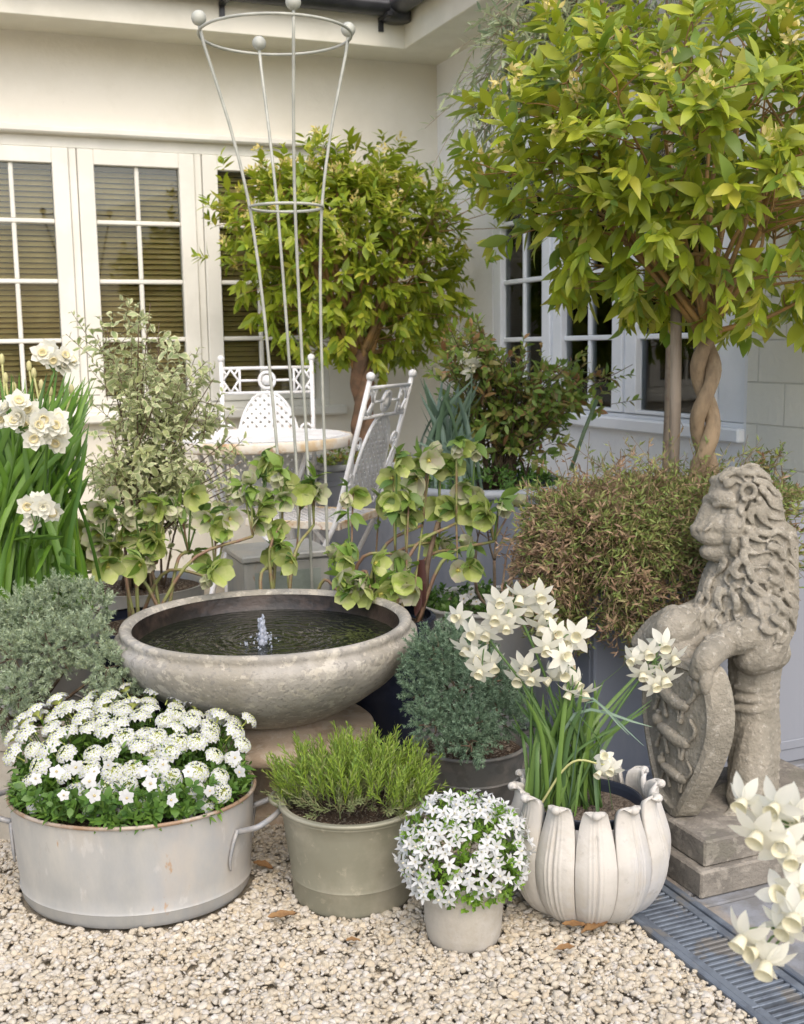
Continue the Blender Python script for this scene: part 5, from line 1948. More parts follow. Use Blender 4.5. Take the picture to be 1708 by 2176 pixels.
# --- the clump of double daffodils at the left
df = thing('daffodil', (DFC[0], DFC[1], .43), 'tall clump of double white daffodils with many buds at the left edge', 'flowers')
db = lambda: np.array([DFC[0] + rng.normal(0, .075), DFC[1] + rng.normal(0, .07), .42])
leaf_clump(df, db, lambda: at(rng.uniform(-70, 195), rng.uniform(790, 1050), 2.80 + rng.uniform(-.14, .2)), 230, M['daff_leaf'], (.012, .018))
leaf_clump(df, db, lambda: at(rng.uniform(120, 205), rng.uniform(780, 900), 2.95 + rng.uniform(-.1, .15)), 50, M['daff_leaf'], (.011, .016), (.0, .02))
leaf_clump(df, db, lambda: at(rng.uniform(60, 180), rng.uniform(1080, 1250), 2.62), 12, M['daff_leaf'], (.011, .015), (.06, .14))
for (hx, hy), fl, d in (((115, 770), [(90, 752), (112, 764), (135, 758), (150, 768), (105, 745), (128, 775)], 2.72),
                        ((45, 890), [(15, 870), (40, 855), (60, 872), (30, 895), (55, 905), (78, 905), (90, 890), (5, 890), (45, 880), (70, 930)], 2.56),
                        ((100, 915), [(95, 925), (118, 905), (122, 890), (130, 925), (122, 940)], 2.6),
                        ((75, 1095), [(60, 1075), (80, 1068), (108, 1085), (70, 1110), (92, 1075)], 2.55)):
    hp = at(hx, hy + 22, d)
    b0 = db()
    flower_stem(df, [b0, b0 * .45 + hp * .55 + np.array([0, 0, .03]), hp], .004, M['daff_leaf'])
    for (x, y) in fl:
        p = at(x, y, d + rng.uniform(-.03, .03))
        dirn = nrm(to_cam(p) * .9 + (p - hp) * 8 + rng.normal(0, .3, 3))
        mb = MB()
        mb.add(*tubeq(spline([hp, (hp + p) / 2, p], 5), .0015, 5))
        mb.build('pedicel', M['daff_leaf'], df)
        place(obj('flower', DBL if rng.random() < .45 else TAZ[rng.integers(2)], df), p, dirn, rng.uniform(0, 6), rng.uniform(1.1, 1.35))
for (x, y) in ((62, 785), (72, 800), (88, 825), (107, 838), (4, 770), (12, 810), (152, 835), (125, 965), (138, 955), (30, 830)):
    p = at(x, y, 2.9)
    b0 = db()
    mb = MB()
    mb.add(*tubeq(spline([b0, b0 * .5 + p * .5 + np.array([0, 0, .02]), p], 8), .003, 5))
    mb.add(ICO2[0] * np.array([.007, .007, .015]) + p + np.array([0, 0, .008]), ICO2[1])
    mb.build('bud', M['bud'], df)

# --- narcissi near the camera at the right
fb = np.array([1.36, .98, 0.0])
fg = thing('narcissus', fb, 'white narcissi leaning in at the lower right corner, nearest of all the flowers', 'flowers')
for (hx, hy), fl, d in (((1690, 1760), [(1580, 1700), (1625, 1745), (1650, 1712), (1660, 1790), (1690, 1725), (1680, 1820), (1612, 1770)], 1.25),
                        ((1710, 1930), [(1665, 1905), (1690, 1945), (1670, 1965), (1705, 1885)], 1.22),
                        ((1680, 1975), [(1580, 1990), (1610, 2020), (1630, 2045)], 1.24)):
    hp = at(hx, hy, d + .02)
    s2 = at(1800, hy + 60, d + .03)
    flower_stem(fg, [fb + np.array([rng.normal(0, .02), rng.normal(0, .02), 0]), fb * .35 + s2 * .65, s2, hp], .003, M['thalia_leaf'])
    for (x, y) in fl:
        p = at(x, y, d + rng.uniform(-.02, .02))
        dirn = nrm(to_cam(p) * .7 + (p - hp) * 9 + np.array([0, 0, -.45]) + rng.normal(0, .25, 3))
        mb = MB()
        mb.add(*tubeq(spline([hp, (hp + p) / 2 + np.array([0, 0, .006]), p - dirn * .01, p], 6), .0014, 5))
        mb.build('pedicel', M['thalia_leaf'], fg)
        place(obj('flower', THALIA[rng.integers(4)], fg), p, dirn, rng.uniform(0, 6), rng.uniform(.85, 1.05))
# one white narcissus in the round planter
for (x, y) in ((990, 760), (1005, 775), (998, 790), (1012, 765)):
    p = at(x, y, 3.7)
    place(obj('flower', THALIA[rng.integers(4)], ir), p, nrm(to_cam(p) + rng.normal(0, .4, 3)), rng.uniform(0, 6), .95)
flower_stem(ir, [np.array([RPC[0] - .1, RPC[1], RPZ - .02]), at(1000, 850, 3.72), at(1000, 780, 3.7)], .003, M['iris_leaf'])

# --- candytuft and violas in the wash tub
cf = thing('candytuft', (tub_c[0], tub_c[1], .19), 'mound of white candytuft flower heads filling the wash tub', 'flowers')


def head_mesh(s):
    mb = MB()
    n = 36
    k = np.arange(n)
    ph = np.arccos(1 - .72 * (k + .5) / n)
    th = k * 2.39996
    C_ = np.stack([np.sin(ph) * np.cos(th), np.sin(ph) * np.sin(th), np.cos(ph) * .75], 1) * s
    pet = leaf_t(.85, 2, .05, .15, .6, .5)
    for i in range(n):
        inner = i < 5
        npet = 4
        a = rng.uniform(0, 6) + np.arange(npet) * PI / 2
        nrmv = nrm(C_[i] * np.array([1, 1, 1.6]) + rng.normal(0, .1 * s, 3))
        x, y, z = mat_from(nrm(np.cross(nrmv, [0.3, 1, .2])), nrmv)
        D = np.cos(a)[:, None] * x + np.sin(a)[:, None] * y + .25 * nrmv
        out = (D @ nrm(C_[i] * np.array([1, 1, 0]) + 1e-6))
        ln = s * (.19 if inner else .27) * (1 + .45 * np.clip(out, -.4, 1))
        mb.add(*inst(pet, frames(unit(D), np.tile(nrmv, (npet, 1))), np.tile(C_[i], (npet, 1)) , ln))
        mb.add(ICO1[0][:, :] * s * .062 + C_[i] + nrmv * s * .03, ICO1[1], mi=1)
    mb.add(*lathe([(s * .06, -s * 1.0), (s * .08, -s * .2), (s * .6, s * .2)], 8), mi=1)
    return mb.mesh('candytuft_head', [M['petal_pure'], M['eye']])


HEADS = [head_mesh(.0225) for _ in range(4)]
heads = []
tries = 0
ca, sa = math.cos(TUB[4]), math.sin(TUB[4])
while len(heads) < 98 and tries < 6000:
    tries += 1
    u, v = rng.uniform(-1.10, .97), rng.uniform(-.66, 1.12)
    if u * u / 1.2 + v * v / 1.2 > 1:
        continue
    if v < 0 and u * u + v * v > .97:
        continue
    z = .222 + .104 * math.sqrt(max(0.0, 1 - (u / 1.2) ** 2 * .75 - (v / 1.2) ** 2 * .75)) * (1 - .20 * u) + .05 * v - max(0, -v - .25) * .14 + rng.normal(0, .006)
    p = tub_c + rotz(np.array([u * .235, v * .20, z]), TUB[4])
    if all(np.linalg.norm(p - q[0]) > .0285 for q in heads):
        heads.append((p, nrm(rotz(np.array([u * .8, v * .9 - .25, .9]), TUB[4]) + rng.normal(0, .18, 3))))
for p, d in heads:
    place(obj('flower_head', HEADS[rng.integers(4)], cf), p, d, rng.uniform(0, 6), rng.uniform(.8, 1.12))
fo, st = MB(), MB()
BP, BD = [], []
for p, d in heads:
    b = tub_c + np.array([(p[0] - tub_c[0]) * .7, (p[1] - tub_c[1]) * .7, .19])
    st.add(*tubeq(spline([b, (b + p) / 2 + np.array([0, 0, .01]), p - d * .01], 6), .0013, 4))
    for q in range(4):
        BP.append(b + (p - b) * rng.uniform(.25, .85)); BD.append(nrm(d + rng.normal(0, .7, 3)))
for _ in range(420):
    a, q = rng.uniform(0, 2 * PI), math.sqrt(rng.uniform(.35, 1.0))
    p = tub_c + rotz(np.array([.218 * q * math.cos(a), .176 * q * math.sin(a), .200 + rng.uniform(.0, .06) * (1.25 - q)]), TUB[4])
    BP.append(p); BD.append(nrm(rotz(np.array([math.cos(a) * q, math.sin(a) * q, .85]), TUB[4]) + rng.normal(0, .3, 3)))
twig_leaves(fo, np.array(BP), np.array(BD), .032, 7, leaf_t(.27, 3, .1, .15, .8), .030, .9)
st.build('stems', M['candy_leaf'], cf)
fo.build('foliage', M['candy_leaf'], cf)

VIOLA = [flower_mesh('viola_flower', 5, leaf_t(.78, 3, .02, .15, .6, .45), .16, .0150, M['petal_pure'], ([(.001, .002), (.0022, .0028), (.001, .0035)], M['cup_yellow'])) for _ in range(2)]
vi = thing('viola', tuple(tub_pt(-PI / 2, .21, .19)), 'white violas with small round leaves along the front rim of the wash tub', 'flowers')
BP, BD = [], []
for _ in range(120):
    a = rng.uniform(PI * 1.02, PI * 2.08)
    p = tub_pt(a, rng.uniform(.18, .226), .206 + rng.uniform(0, .05))
    BP.append(p); BD.append(nrm(rotz(np.array([math.cos(a) * .8, math.sin(a) * .8, .7]), TUB[4]) + rng.normal(0, .35, 3)))
fo = MB()
twig_leaves(fo, np.array(BP), np.array(BD), .022, 5, leaf_t(.62, 3, .12, .2, .7), .026, .95)
fo.build('foliage', M['low_green'], vi)
for (x, y) in ((75, 1655), (120, 1640), (190, 1660), (200, 1690), (270, 1695), (265, 1690), (320, 1665), (365, 1700), (310, 1640), (160, 1630), (445, 1680), (230, 1625), (400, 1640), (345, 1625), (500, 1610), (510, 1640), (135, 1690), (200, 1640)):
    p = at(x, y, 2.055 + (0 if x < 420 else .06) + (.1 if x < 110 else 0) + (1690 - y) * .0008)
    place(obj('flower', VIOLA[rng.integers(2)], vi), p, nrm(to_cam(p) + rng.normal(0, .35, 3)), rng.uniform(0, 6), rng.uniform(.8, 1.1))

# violas in the zinc bath
vb = thing('viola', (TRC[0], TRC[1], TRZ - .05), 'small white violas in the round zinc bath behind the stone bowl', 'flowers')
n = 170
a, q = rng.uniform(0, 2 * PI, n), np.sqrt(rng.uniform(0, 1, n))
fo = MB()
twig_leaves(fo, np.stack([TRC[0] + .175 * q * np.cos(a), TRC[1] + .175 * q * np.sin(a), TRZ - .05 + rng.uniform(0, .05, n)], 1), np.stack([np.cos(a) * q * .5, np.sin(a) * q * .5, np.ones(n)], 1) + jit(n, .3), .03, 6, leaf_t(.6, 3, .12, .2, .7), .028, .95)
fo.build('foliage', M['low_green'], vb)
for (x, y) in ((985, 1272), (1000, 1262), (1012, 1280), (1020, 1290), (905, 1330), (930, 1325), (950, 1315), (975, 1300), (1040, 1275), (900, 1310), (940, 1335), (995, 1310)):
    p = at(x, y, 3.17)
    place(obj('flower', VIOLA[rng.integers(2)], vb), p, nrm(to_cam(p) + rng.normal(0, .4, 3)), rng.uniform(0, 6), 1.1)

# --- lavender
lv = thing('lavender', (LAV[0], LAV[1], .165), 'bright green lavender of many upright shoots in the olive zinc pot', 'plant')


def shoot(n=26, L=1.0, wid=.17):
    mb = MB()
    t = np.linspace(.12, 1.0, n)
    a = np.arange(n) * 2.4
    D = unit(np.stack([np.cos(a) * .55, np.sin(a) * .55, np.full(n, .95)], 1))
    P_ = np.stack([np.zeros(n), np.zeros(n), t * L * .86], 1)
    ln = .30 * (1 - .45 * t) * L
    V1, F1 = inst(leaf_t(wid, 2, .1, .1), frames(D, np.stack([-np.cos(a), -np.sin(a), np.full(n, .3)], 1)), P_, ln)
    mb.add(V1, F1)
    mb.add(*tubeq([(0, 0, 0), (0, 0, .5 * L), (0, 0, .95 * L)], .012, 4))
    return np.concatenate(mb.V), np.concatenate(mb.Q)


def shoots(mb, tpl, P_, D_, S_, mi=0):
    Rm = frames(np.cross(D_, rand_dirs(len(D_))), D_)
    Rm = np.stack([Rm[:, :, 0], Rm[:, :, 1], Rm[:, :, 2]], 2)
    mb.add(*inst(tpl, Rm, P_, S_), mi=mi)


SH = [shoot(24, 1.0, .16), shoot(20, 1.0, .18)]
fo, old = MB(), MB()
n = 460
a, q = rng.uniform(0, 2 * PI, n), np.sqrt(rng.uniform(0, 1, n))
keep = ~((np.cos(a - 4.0) > .55) & (q > .62))                      # bare soil at the front left
a, q = a[keep], q[keep]; n = len(a)
P_ = np.stack([LAV[0] + .142 * q * np.cos(a), LAV[1] + .142 * q * np.sin(a), .18 + .045 * (1 - q * q) + rng.uniform(0, .02, n)], 1)
D_ = unit(np.stack([np.cos(a) * q * .45, np.sin(a) * q * .45, np.ones(n)], 1) + jit(n, .22))
h_ = n // 2
shoots(fo, SH[0], P_[:h_], D_[:h_], rng.uniform(.04, .105, h_)); shoots(fo, SH[1], P_[h_:], D_[h_:], rng.uniform(.035, .095, n - h_))
fo.build('foliage', M['lavender'], lv)
n = 300
a, q = rng.uniform(0, 2 * PI, n), np.sqrt(rng.uniform(.05, 1, n))
P_ = np.stack([LAV[0] + .13 * q * np.cos(a), LAV[1] + .13 * q * np.sin(a), .17 + .04 * (1 - q) + rng.uniform(0, .02, n)], 1)
keep = ~((np.cos(a - 4.0) > .6) & (q > .7))
D_ = unit(np.stack([np.cos(a) * q * .9, np.sin(a) * q * .9, np.full(n, .7)], 1) + jit(n, .35))
shoots(old, SH[1], P_[keep], D_[keep], rng.uniform(.04, .075, keep.sum()))
old.build('old_foliage', M['lav_grey'], lv)

# --- campanula
STAR = [flower_mesh('campanula_flower', 5, leaf_t(.42, 4, .15, .12, .9, .35), tl, .0165, M['petal_pure'], ([(.001, .000), (.002, .003), (.001, .006)], M['cup'])) for tl in (.25, .45, .05)]
ca_ = thing('campanula', (CAMP[0], CAMP[1], .115), 'rounded campanula covered in white star flowers in the small clay pot', 'flowers')
cc = np.array([CAMP[0], CAMP[1], .165])
ax = np.array([.118, .105, .098])
spots_ = []
tries = 0
while len(spots_) < 175 and tries < 9000:
    tries += 1
    d = nrm(rng.normal(size=3) + np.array([0, -.35, .25]))
    if d[2] < -.55 or d[1] > .55:
        continue
    p = cc + d * ax * rng.uniform(.93, 1.08)
    if p[2] < .09:
        continue
    gap_ = math.sin(p[0] * 75 + 1) * math.sin(p[2] * 85) + .6 * math.sin(p[1] * 60)
    if gap_ > .55:
        continue
    if all(np.linalg.norm(p - o_[0]) > .0145 for o_ in spots_):
        spots_.append((p, d))
spots_.sort(key=lambda s_: np.dot(s_[1], to_cam(cc)), reverse=True)
rest = MB()
for i, (p, d) in enumerate(spots_):
    dirn = nrm(d * .7 + to_cam(p) * .35 + np.array([0, 0, .15]) + rng.normal(0, .3, 3))
    if i < 100:
        place(obj('flower', STAR[rng.integers(3)], ca_), p, dirn, rng.uniform(0, 6), rng.uniform(.85, 1.12))
    else:
        me = STAR[rng.integers(3)]
        V0 = np.array([v.co[:] for v in me.vertices])
        qd = Vector(dirn).to_track_quat('Z', 'Y').to_matrix()
        V1 = V0 @ np.array(qd).T + p
        rest.add(V1, [list(f.vertices) for f in me.polygons])
o_ = rest.build('flowers', M['petal_pure'], ca_)
o_['kind'] = 'stuff'
fo = MB()
n = 520
d = unit(rng.normal(size=(n, 3)) + np.array([0, -.1, .35]))
P_ = cc + d * ax * rng.uniform(.45, .95, (n, 1))
P_[:, 2] = np.maximum(P_[:, 2], .118)
twig_leaves(fo, P_, d + UPV * .5 + jit(n, .25), .022, 6, leaf_t(.40, 2, .1, .15), .016, .9)
n = 60                                                # trailing leaves over the rim
a = rng.uniform(PI, 2 * PI, n)
P_ = np.stack([CAMP[0] + .08 * np.cos(a), CAMP[1] + .08 * np.sin(a), rng.uniform(.10, .135, n)], 1)
twig_leaves(fo, P_, np.stack([np.cos(a), np.sin(a), np.full(n, -.2)], 1) + jit(n, .3), .014, 4, leaf_t(.75, 2, .1, .15), .016, .9)
fo.build('foliage', M['camp_leaf'], ca_)

# --- junipers
def sprig(n=46):
    t = rng.uniform(.05, 1, n)
    a = rng.uniform(0, 6.28, n)
    D = unit(np.stack([np.cos(a) * .8, np.sin(a) * .8, np.full(n, .75)], 1))
    P_ = np.stack([np.zeros(n), np.zeros(n), t], 1)
    V1, F1 = inst(NEEDLE_T, frames(D, rand_dirs(n)), P_, .40 * (1 - .35 * t))
    return V1, F1


def juniper(name, label, base, blobs, n, size, material):
    root = thing(name, base, label, 'shrub')
    T_ = [sprig() for _ in range(4)]
    fo, st = MB(), MB()
    w = np.array([b[2] ** 2 for b in blobs], float); w /= w.sum()
    for k in range(4):
        idx = rng.choice(len(blobs), n // 4, p=w)
        C_ = np.array([at(blobs[i][0], blobs[i][1], blobs[i][3]) for i in idx])
        R_ = np.array([blobs[i][2] * blobs[i][3] / FOC for i in idx])
        d = unit(rng.normal(size=(len(idx), 3)) + np.array([0, -.35, .2]))
        P_ = C_ + d * (R_ * rng.uniform(.55, 1.0, len(idx)))[:, None]
        D_ = unit(d + UPV * .35 + jit(len(idx), .35))
        Rm = frames(np.cross(D_, rand_dirs(len(D_))), D_)
        fo.add(*inst(T_[k], Rm, P_, size * rng.uniform(.7, 1.25, len(idx))))
    for (x, y, r, d) in blobs:
        e = at(x, y, d)
        st.add(*tube(spline([np.asarray(base), (np.asarray(base) + e) / 2 + np.array([0, 0, -.01]), e], 8), np.linspace(.007, .002, 8), 5))
        for _ in range(7):
            p2 = e + nrm(rng.normal(size=3)) * r * d / FOC * .9
            st.add(*tubeq([e, (e + p2) / 2 + rng.normal(0, .004, 3), p2], np.array([.0025, .0018, .001]), 4))
    st.build('stems', M['twig_dark'], root)
    fo.build('foliage', material, root)
    return root


juniper('juniper', 'blue grey juniper bush at the left behind the candytuft', (LPC[0], LPC[1], .24),
        [(60, 1320, 62, 2.6), (125, 1290, 55, 2.65), (180, 1290, 50, 2.65), (30, 1400, 62, 2.52), (110, 1380, 66, 2.52), (180, 1360, 52, 2.55), (225, 1420, 48, 2.5), (262, 1470, 36, 2.48), (40, 1470, 46, 2.46), (0, 1340, 60, 2.6), (10, 1510, 40, 2.45), (215, 1480, 32, 2.46), (290, 1480, 22, 2.5)], 1500, .028, M['juniper'])
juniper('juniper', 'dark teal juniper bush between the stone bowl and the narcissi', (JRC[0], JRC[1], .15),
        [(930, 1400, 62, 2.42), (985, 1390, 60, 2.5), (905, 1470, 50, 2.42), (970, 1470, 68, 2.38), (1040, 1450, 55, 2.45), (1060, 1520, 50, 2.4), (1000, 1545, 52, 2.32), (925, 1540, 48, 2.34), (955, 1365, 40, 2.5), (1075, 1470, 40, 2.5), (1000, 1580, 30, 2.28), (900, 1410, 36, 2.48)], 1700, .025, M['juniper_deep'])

# --- hellebores
SEP = leaf_t(.96, 6, .16, -.36, .55, .35)
HEL = []
for (mm, tl) in ((M['hel'], .38), (M['hel'], .62), (M['hel_pale'], .85), (M['hel_pale'], .45)):
    fm = flower_mesh('hellebore_flower', 5, SEP, tl, .049, mm, None)
    HEL.append(fm)
mb = MB()
n = 34
d = unit(rng.normal(size=(n, 3)) * np.array([.6, .6, .2]) + UPV)
mb.add(*inst((NEEDLE_T[0] * np.array([1.2, 1, 1]), NEEDLE_T[1]), frames(d, rand_dirs(n)), np.zeros((n, 3)), np.full(n, .013)))
mb.add(ICO1[0] * .004 + np.array([0, 0, .006]), ICO1[1])
STAM = mb.mesh('stamen_tuft', M['stamen'])
zA = lambda x, y: (136 + x / 3.14, 1019.7 + y / 3.14)
zB = lambda x, y: (543.8 + x / 3.045, 917.7 + y / 3.045)
leftf = [zA(*p) + (k,) for *p, k in ((85, 330, 0), (140, 510, 1), (225, 370, 3), (290, 580, 0), (320, 270, 3), (410, 370, 0), (430, 250, 3), (600, 350, 0), (500, 570, 0), (620, 440, 1), (930, 250, 0), (885, 520, 1), (960, 660, 2), (1110, 260, 3), (1290, 290, 3), (180, 230, 2), (560, 220, 2), (760, 200, 2), (1180, 90, 2), (1260, 110, 2), (350, 470, 1), (700, 150, 3), (1020, 330, 1), (240, 480, 2))]
rightf = [zB(*p) + (k,) for *p, k in ((130, 630, 0), (180, 440, 3), (150, 760, 1), (225, 845, 0), (385, 350, 2), (640, 410, 1), (875, 300, 0), (1035, 310, 3), (970, 430, 1), (1000, 530, 1), (1150, 140, 2), (1300, 110, 2), (1420, 130, 2), (1180, 200, 1), (1290, 220, 1), (1260, 490, 1), (1380, 520, 0), (1490, 560, 1), (1590, 480, 2), (1350, 370, 3), (780, 850, 0), (930, 830, 3), (970, 990, 1), (810, 1050, 0), (720, 1040, 1), (550, 960, 3), (520, 800, 2), (600, 850, 1), (1220, 740, 2), (1380, 740, 2), (1390, 890, 1), (50, 430, 2), (150, 290, 2), (60, 250, 1), (300, 400, 1), (930, 200, 1), (880, 440, 1))]


for fl_ in (leftf, rightf):
    for (x, y, k_) in list(fl_):
        if rng.random() < .75:
            fl_.append((x + rng.normal(0, 24), y + rng.normal(0, 20), int(rng.integers(4))))


def hellebore(label, base, fl, depth, nst, spread, name='hellebore'):
    root = thing(name, base, label, 'flowers')
    base = np.asarray(base, float)
    F_ = np.array([(x, y) for x, y, _ in fl])
    k = nst
    order = np.argsort(F_[:, 0])
    groups_ = np.array_split(order, k)
    lv_ = MB()
    BP, BD = [], []
    for g in groups_:
        d = depth + rng.uniform(-.07, .10)
        gx, gy = F_[g, 0].mean(), F_[g, 1].mean() + 75
        node = at(gx, min(gy, 1262), d)
        b = base + np.array([rng.normal(0, spread), rng.normal(0, spread), 0])
        mb = MB()
        mb.add(*tube(spline([b, b * .62 + node * .38 + np.array([rng.normal(0, .012), 0, .10]), node], 10), np.linspace(.0056, .0040, 10), 7))
        mb.build('stem', M['hel_stem'], root)
        for i in g:
            x, y, kind = fl[i]
            p = at(x, y, (d + rng.uniform(-.06, .06)) if y < 1195 else 2.86 + rng.uniform(-.02, .03))
            side = nrm(RT * np.sign(x - gx) * rng.uniform(.1, .7) + to_cam(p) * rng.uniform(.55, 1.2))
            dirn = nrm(side + np.array([0, 0, -.28 if kind != 2 else -1.1]) + rng.normal(0, .15, 3))
            if kind == 2 and rng.random() < .5:
                dirn = nrm(side * .6 + UPV * .7)
            back = p - dirn * .012
            mb = MB()
            c = spline([node, node * .45 + back * .55 + np.array([0, 0, .012]), back + np.array([0, 0, .012]), back], 10)
            mb.add(*tube(c, np.linspace(.0030, .0019, 10), 6))
            mb.build('flower_stalk', M['hel_stem'] if rng.random() < .7 else M['hel_leaf'], root)
            o = place(obj('flower', HEL[kind], root), p - dirn * .01, dirn, rng.uniform(0, 6), rng.uniform(.82, 1.05) * (.8 if kind == 2 else 1))
            if kind in (0, 3):
                s_ = obj('stamens', STAM, o)
                s_.location = (0, 0, .002)
            for q in range(3):
                BP.append(c[int(rng.uniform(4, 8))]); BD.append(nrm(side + rng.normal(0, .6, 3) + np.array([0, 0, .3])))
    BP, BD = np.array(BP), np.array(BD)
    n = len(BP)
    lv_.add(*inst(leaf_t(.42, 5, .15, .35), frames(BD, unit(UPV + jit(n, .5))), BP, rng.uniform(.04, .07, n)))
    lv_.add(*inst(leaf_t(.42, 5, .15, .35), frames(unit(BD + jit(n, .5)), unit(UPV + jit(n, .5))), BP, rng.uniform(.035, .06, n)))
    lv_.build('leaves', M['hel_leaf'], root)
    return root


hellebore('green hellebore with cup shaped flowers in the navy pot behind the left of the bowl', (NV2C[0], NV2C[1], .33), leftf, 3.10, 8, .04)
midf = [f_ for f_ in rightf if f_[0] < 735]
rightf = [f_ for f_ in rightf if f_[0] >= 735]
hellebore('green hellebore with some pink tinged buds at the foot of the metal plant support', (MPC[0], MPC[1], .31), midf, 3.10, 6, .035)
hr = hellebore('tall green hellebore with pale buds in the navy pot behind the right of the bowl', (NVC[0], NVC[1], .345), rightf, 3.08, 9, .045)
m = MB()
q0 = at(893, 1190, 3.02)
m.add(*strap(q0, at(882, 1310, 2.98), -.01, .028, 8))
m.add(*strap(q0 + np.array([.004, 0, 0]), at(900, 1290, 2.98), -.01, .020, 8))
m.build('withered_leaf', M['dead'], hr)
m = MB()
m.add(*tube(spline([at(880, 1345, 3.06), at(903, 1270, 3.03), at(908, 1200, 3.03), at(930, 1110, 3.08)], 14), np.linspace(.010, .006, 14), 8))
m.build('stem', M['twig_dark'], hr)

# bare branching shrub behind the narcissi
bs = thing('bare_shrub', (TRC[0] + .03, TRC[1], TRZ - .05), 'bare forked twigs of a shrub without leaves rising from the zinc bath', 'shrub')
m = MB()
sb = np.array([TRC[0] + .03, TRC[1] - .02, TRZ - .05])
for node, ends in (((1085, 1210), [(1130, 1040), (1105, 1130), (1150, 1085)]), ((1050, 1190), [(1060, 1080), (1035, 1120), (1078, 1120)]), ((1010, 1200), [(985, 1130), (1020, 1120), (1000, 1090)]), ((1120, 1150), [(1118, 1020), (1125, 1025), (1160, 1060), (1180, 1030)]), ((1065, 1270), [(1140, 1185), (1100, 1120), (1165, 1240)])):
    nd = at(node[0], node[1], 3.2 + rng.uniform(-.08, .08))
    m.add(*tube(spline([sb + rng.normal(0, .02, 3) * np.array([1, 1, 0]), (sb + nd) / 2 + rng.normal(0, .015, 3), nd], 8), np.linspace(.0055, .0042, 8), 6))
    for e in ends:
        ep = at(e[0], e[1], 3.2 + rng.uniform(-.1, .1))
        c = spline([nd, (nd + ep) / 2 + rng.normal(0, .012, 3), ep], 8)
        m.add(*tube(c, np.linspace(.0040, .0018, 8), 5))
        for _ in range(2):
            p = c[rng.integers(3, 7)]
            m.add(*tubeq([p, p + nrm(rng.normal(size=3) + np.array([0, 0, 1.0])) * rng.uniform(.02, .05)], np.array([.0022, .0012]), 5))
m.build('branches', M['twig_grey'], bs)

# --- creeping mass over the lead planter
th_ = thing('creeping_shrub', (1.6, 2.3, PLZ - .03), 'green and brown wiry creeping shrub spilling over the square lead planter', 'shrub')
fo, br, st = MB(), MB(), MB()
def pg(b):
    return rng.random() < min(.92, max(.12, .76 + .38 * math.sin(b[0] * 15 + 1.0) * math.sin(b[2] * 19 + b[1] * 11) + (b[0] - 1.5) * .9))


def wisp(P0, P1, sag, green, n=11):
    c = spline([P0, (np.asarray(P0) + P1) / 2 + np.array([0, 0, sag]), P1], 7)
    st.add(*tubeq(c, np.linspace(.0013, .0006, 7), 3))
    ix = rng.uniform(.15, 1, n)
    pos = np.array([np.interp(ix, np.linspace(0, 1, 7), c[:, a_]) for a_ in range(3)]).T
    dd = unit(np.tile(nrm(c[-1] - c[-3]), (n, 1)) * .5 + jit(n, .6) + UPV * .2)
    (fo if green else br).add(*inst(leaf_t(.24, 2, .05, .1), frames(dd, rand_dirs(n)), pos, rng.uniform(.012, .024, n)))
for _ in range(1900):
    u, v = rng.uniform(0, 1), rng.uniform(0, 1)
    b = np.array([1.40 + .60 * u, 2.23 + .21 * v, PLZ + .005 + .035 * math.sin(PI * min(1, u * 1.3)) * math.sin(PI * v) + rng.uniform(-.02, .03)])
    d = nrm(np.array([rng.normal(-.2, .5), rng.normal(-.25, .5), rng.uniform(-.1, .75 - .4 * u)]))
    wisp(b, b + d * rng.uniform(.04, .09 - .03 * u), .006, pg(b))
for _ in range(2300):                                   # hanging over the left and front faces
    if rng.random() < .55:
        x, y0 = rng.uniform(1150, 1290), rng.uniform(1010, 1235)
        lim = 1290 - abs(x - 1230) * .5
        b = np.array([1.385, rng.uniform(2.22, 2.36), 0]); out = np.array([-1, -.15, 0])
    else:
        b = np.array([rng.uniform(1.38, 1.86), 2.215, 0]); out = np.array([-.1, -1, 0])
    hang = abs(rng.normal(0, .15))
    hang = min(hang, .40)
    if out[1] < -.5:
        hang = min(hang, .34 - .22 * abs(b[0] - 1.55) / .3)
        hang = max(hang, 0)
    else:
        hang = min(hang, .26)
    bulge = (.03 if out[0] < -.5 else .06) + .04 * math.sin(PI * min(1, hang / .3)) + rng.uniform(-.04, .03)
    b = b + out * bulge + np.array([0, 0, PLZ + .03 - hang])
    d = nrm(out * rng.uniform(.2, 1) + np.array([rng.normal(0, .45), rng.normal(0, .45), rng.uniform(-.9, .35)]))
    wisp(b, b + d * rng.uniform(.05, .10), .004, pg(b))
for _ in range(1100):                                   # hanging at the corner
    hang = abs(rng.normal(0, .10))
    b = np.array([rng.uniform(1.30, 1.50), 2.16 + rng.uniform(-.03, .06), PLZ + .02 - min(hang, .22)])
    if b[0] < 1.38:
        b[1] += .09
    d = nrm(np.array([rng.normal(-.2, .5), rng.normal(-.3, .5), rng.uniform(-.9, .3)]))
    wisp(b, b + d * rng.uniform(.05, .09), .004, pg(b))
for _ in range(1800):                                   # rolling over the rim
    if rng.random() < .45:
        b = np.array([1.38 + rng.uniform(-.04, .05), rng.uniform(2.2, 2.40), 0])
    else:
        b = np.array([rng.uniform(1.36, 1.88), 2.205 + rng.uniform(-.07, .05), 0])
    b[2] = PLZ + rng.uniform(-.08, .05)
    d = nrm(np.array([rng.normal(-.3, .5), rng.normal(-.45, .5), rng.uniform(-.4, .6)]))
    wisp(b, b + d * rng.uniform(.05, .10), .005, pg(b))
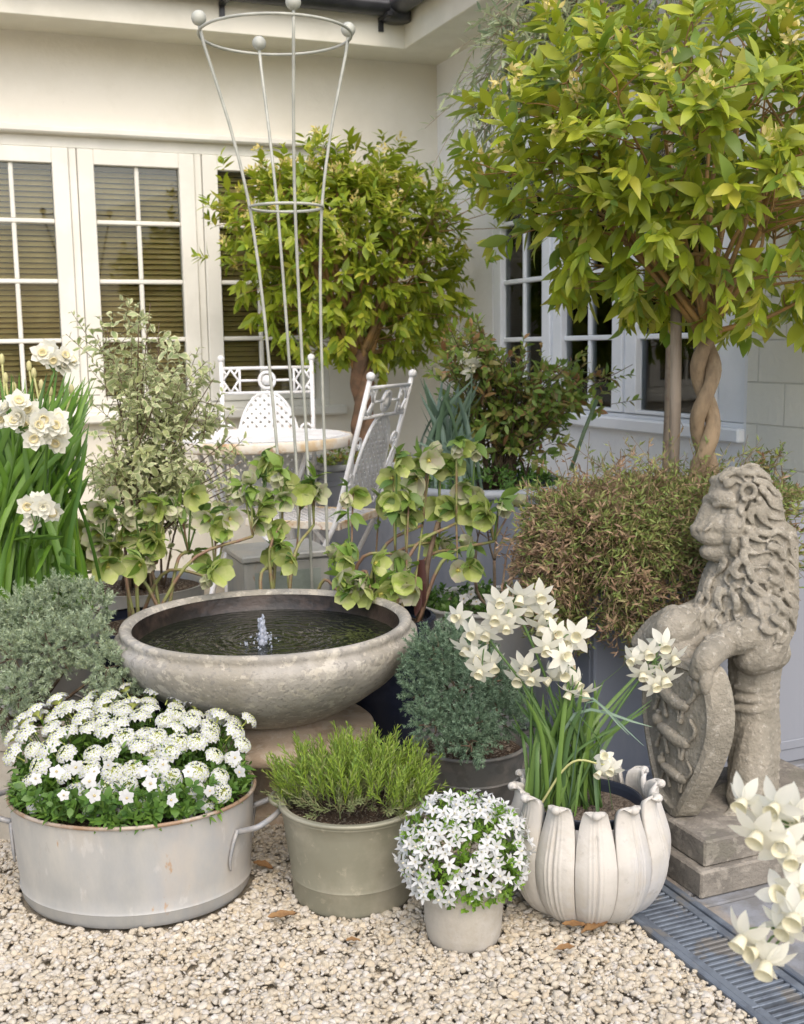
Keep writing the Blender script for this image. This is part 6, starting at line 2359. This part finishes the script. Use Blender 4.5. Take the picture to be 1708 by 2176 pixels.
for _ in range(420):                                    # long strays
    b = np.array([rng.uniform(1.36, 1.90), rng.uniform(2.17, 2.42), PLZ + rng.uniform(-.12, .06)])
    if b[1] > 2.24 and b[0] > 1.40:
        b[2] = PLZ + rng.uniform(.02, .06)
    d = nrm(np.array([rng.normal(-.35, .6), rng.normal(-.45, .5), rng.uniform(-.5, 1.0)]))
    wisp(b, b + d * rng.uniform(.10, .19), .015, pg(b), 9)
st.build('stems', M['thyme_brown'], th_)
fo.build('foliage', M['thyme'], th_)
br.build('dry_foliage', M['thyme_brown'], th_)
# low greenery at the back of the planter and behind the lion
cover('low_green_plant', 'fresh green low growth round the foot of the braided trunk', (1.90, 2.36), .20, PLZ - .01, 170, L3, .024, M['low_green'], hgt=.07, ry=.08)
pts = [(1600, 980), (1625, 960), (1660, 950), (1690, 1000), (1690, 1080), (1702, 1140), (1640, 985), (1670, 1010), (1705, 1040)]
shrub('twiggy_plant', 'small twiggy green plant showing behind the head of the stone lion', 'shrub', (2.02, 2.38, PLZ - .03), tips_in(pts, 3.02, .05, 26, 8), L3, .022, [M['rose']], per=5, tw=2, stem_m=M['twig_dark'], stem_r=.0022, tlen=.04, spread_tip=.02)

# green cane
m = MB()
m.add(*tube([at(1212, 1000, 3.45), at(1240, 920, 3.45), at(1268, 850, 3.45)], .0062, 8))
o = m.build('garden_cane', M['cane'], origin=tuple(at(1212, 1000, 3.45)))
tag(o, 'slanting dark green garden cane in front of the right window', 'cane')

# --- fallen leaves
for (x, y, s_, lb) in ((600, 1958, .055, 'curled brown leaf fallen on the gravel before the olive zinc pot'), (560, 1848, .05, 'dry leaf lying in the gap between the wash tub and the olive zinc pot'), (752, 2008, .03, 'small dry leaf fallen on the gravel left of the clay pot'),
                      (1220, 1978, .045, 'dry orange leaf at the foot of the petal planter, left of the pair'), (1262, 1978, .058, 'large dry orange leaf at the foot of the petal planter'), (1198, 2026, .04, 'curled tan leaf on the gravel by itself before the petal planter')):
    p = grd(x, y, .012)
    m = MB()
    V0, F0 = leaf_t(.46, 7, .30, rng.uniform(-.1, .2), .9, wave=.06)
    V0 = np.vstack([V0 - [0, .5, 0], (V0 - [0, .5, 0]) - [0, 0, .02]])
    k = len(V0) // 2
    F2 = np.vstack([F0, F0[:, ::-1] + k])
    a = -YAW + rng.choice([PI / 2, -PI / 2]) + rng.uniform(-.5, .5)
    V1 = V0 * s_
    V1 = np.stack([V1[:, 0] * math.cos(a) - V1[:, 1] * math.sin(a), V1[:, 0] * math.sin(a) + V1[:, 1] * math.cos(a), V1[:, 2] + .012], 1) + p
    m.add(V1, F2)
    o = m.build('dry_leaf', M['dry'], origin=tuple(p))
    tag(o, lb, 'fallen leaf', 'fallen leaves on the gravel')
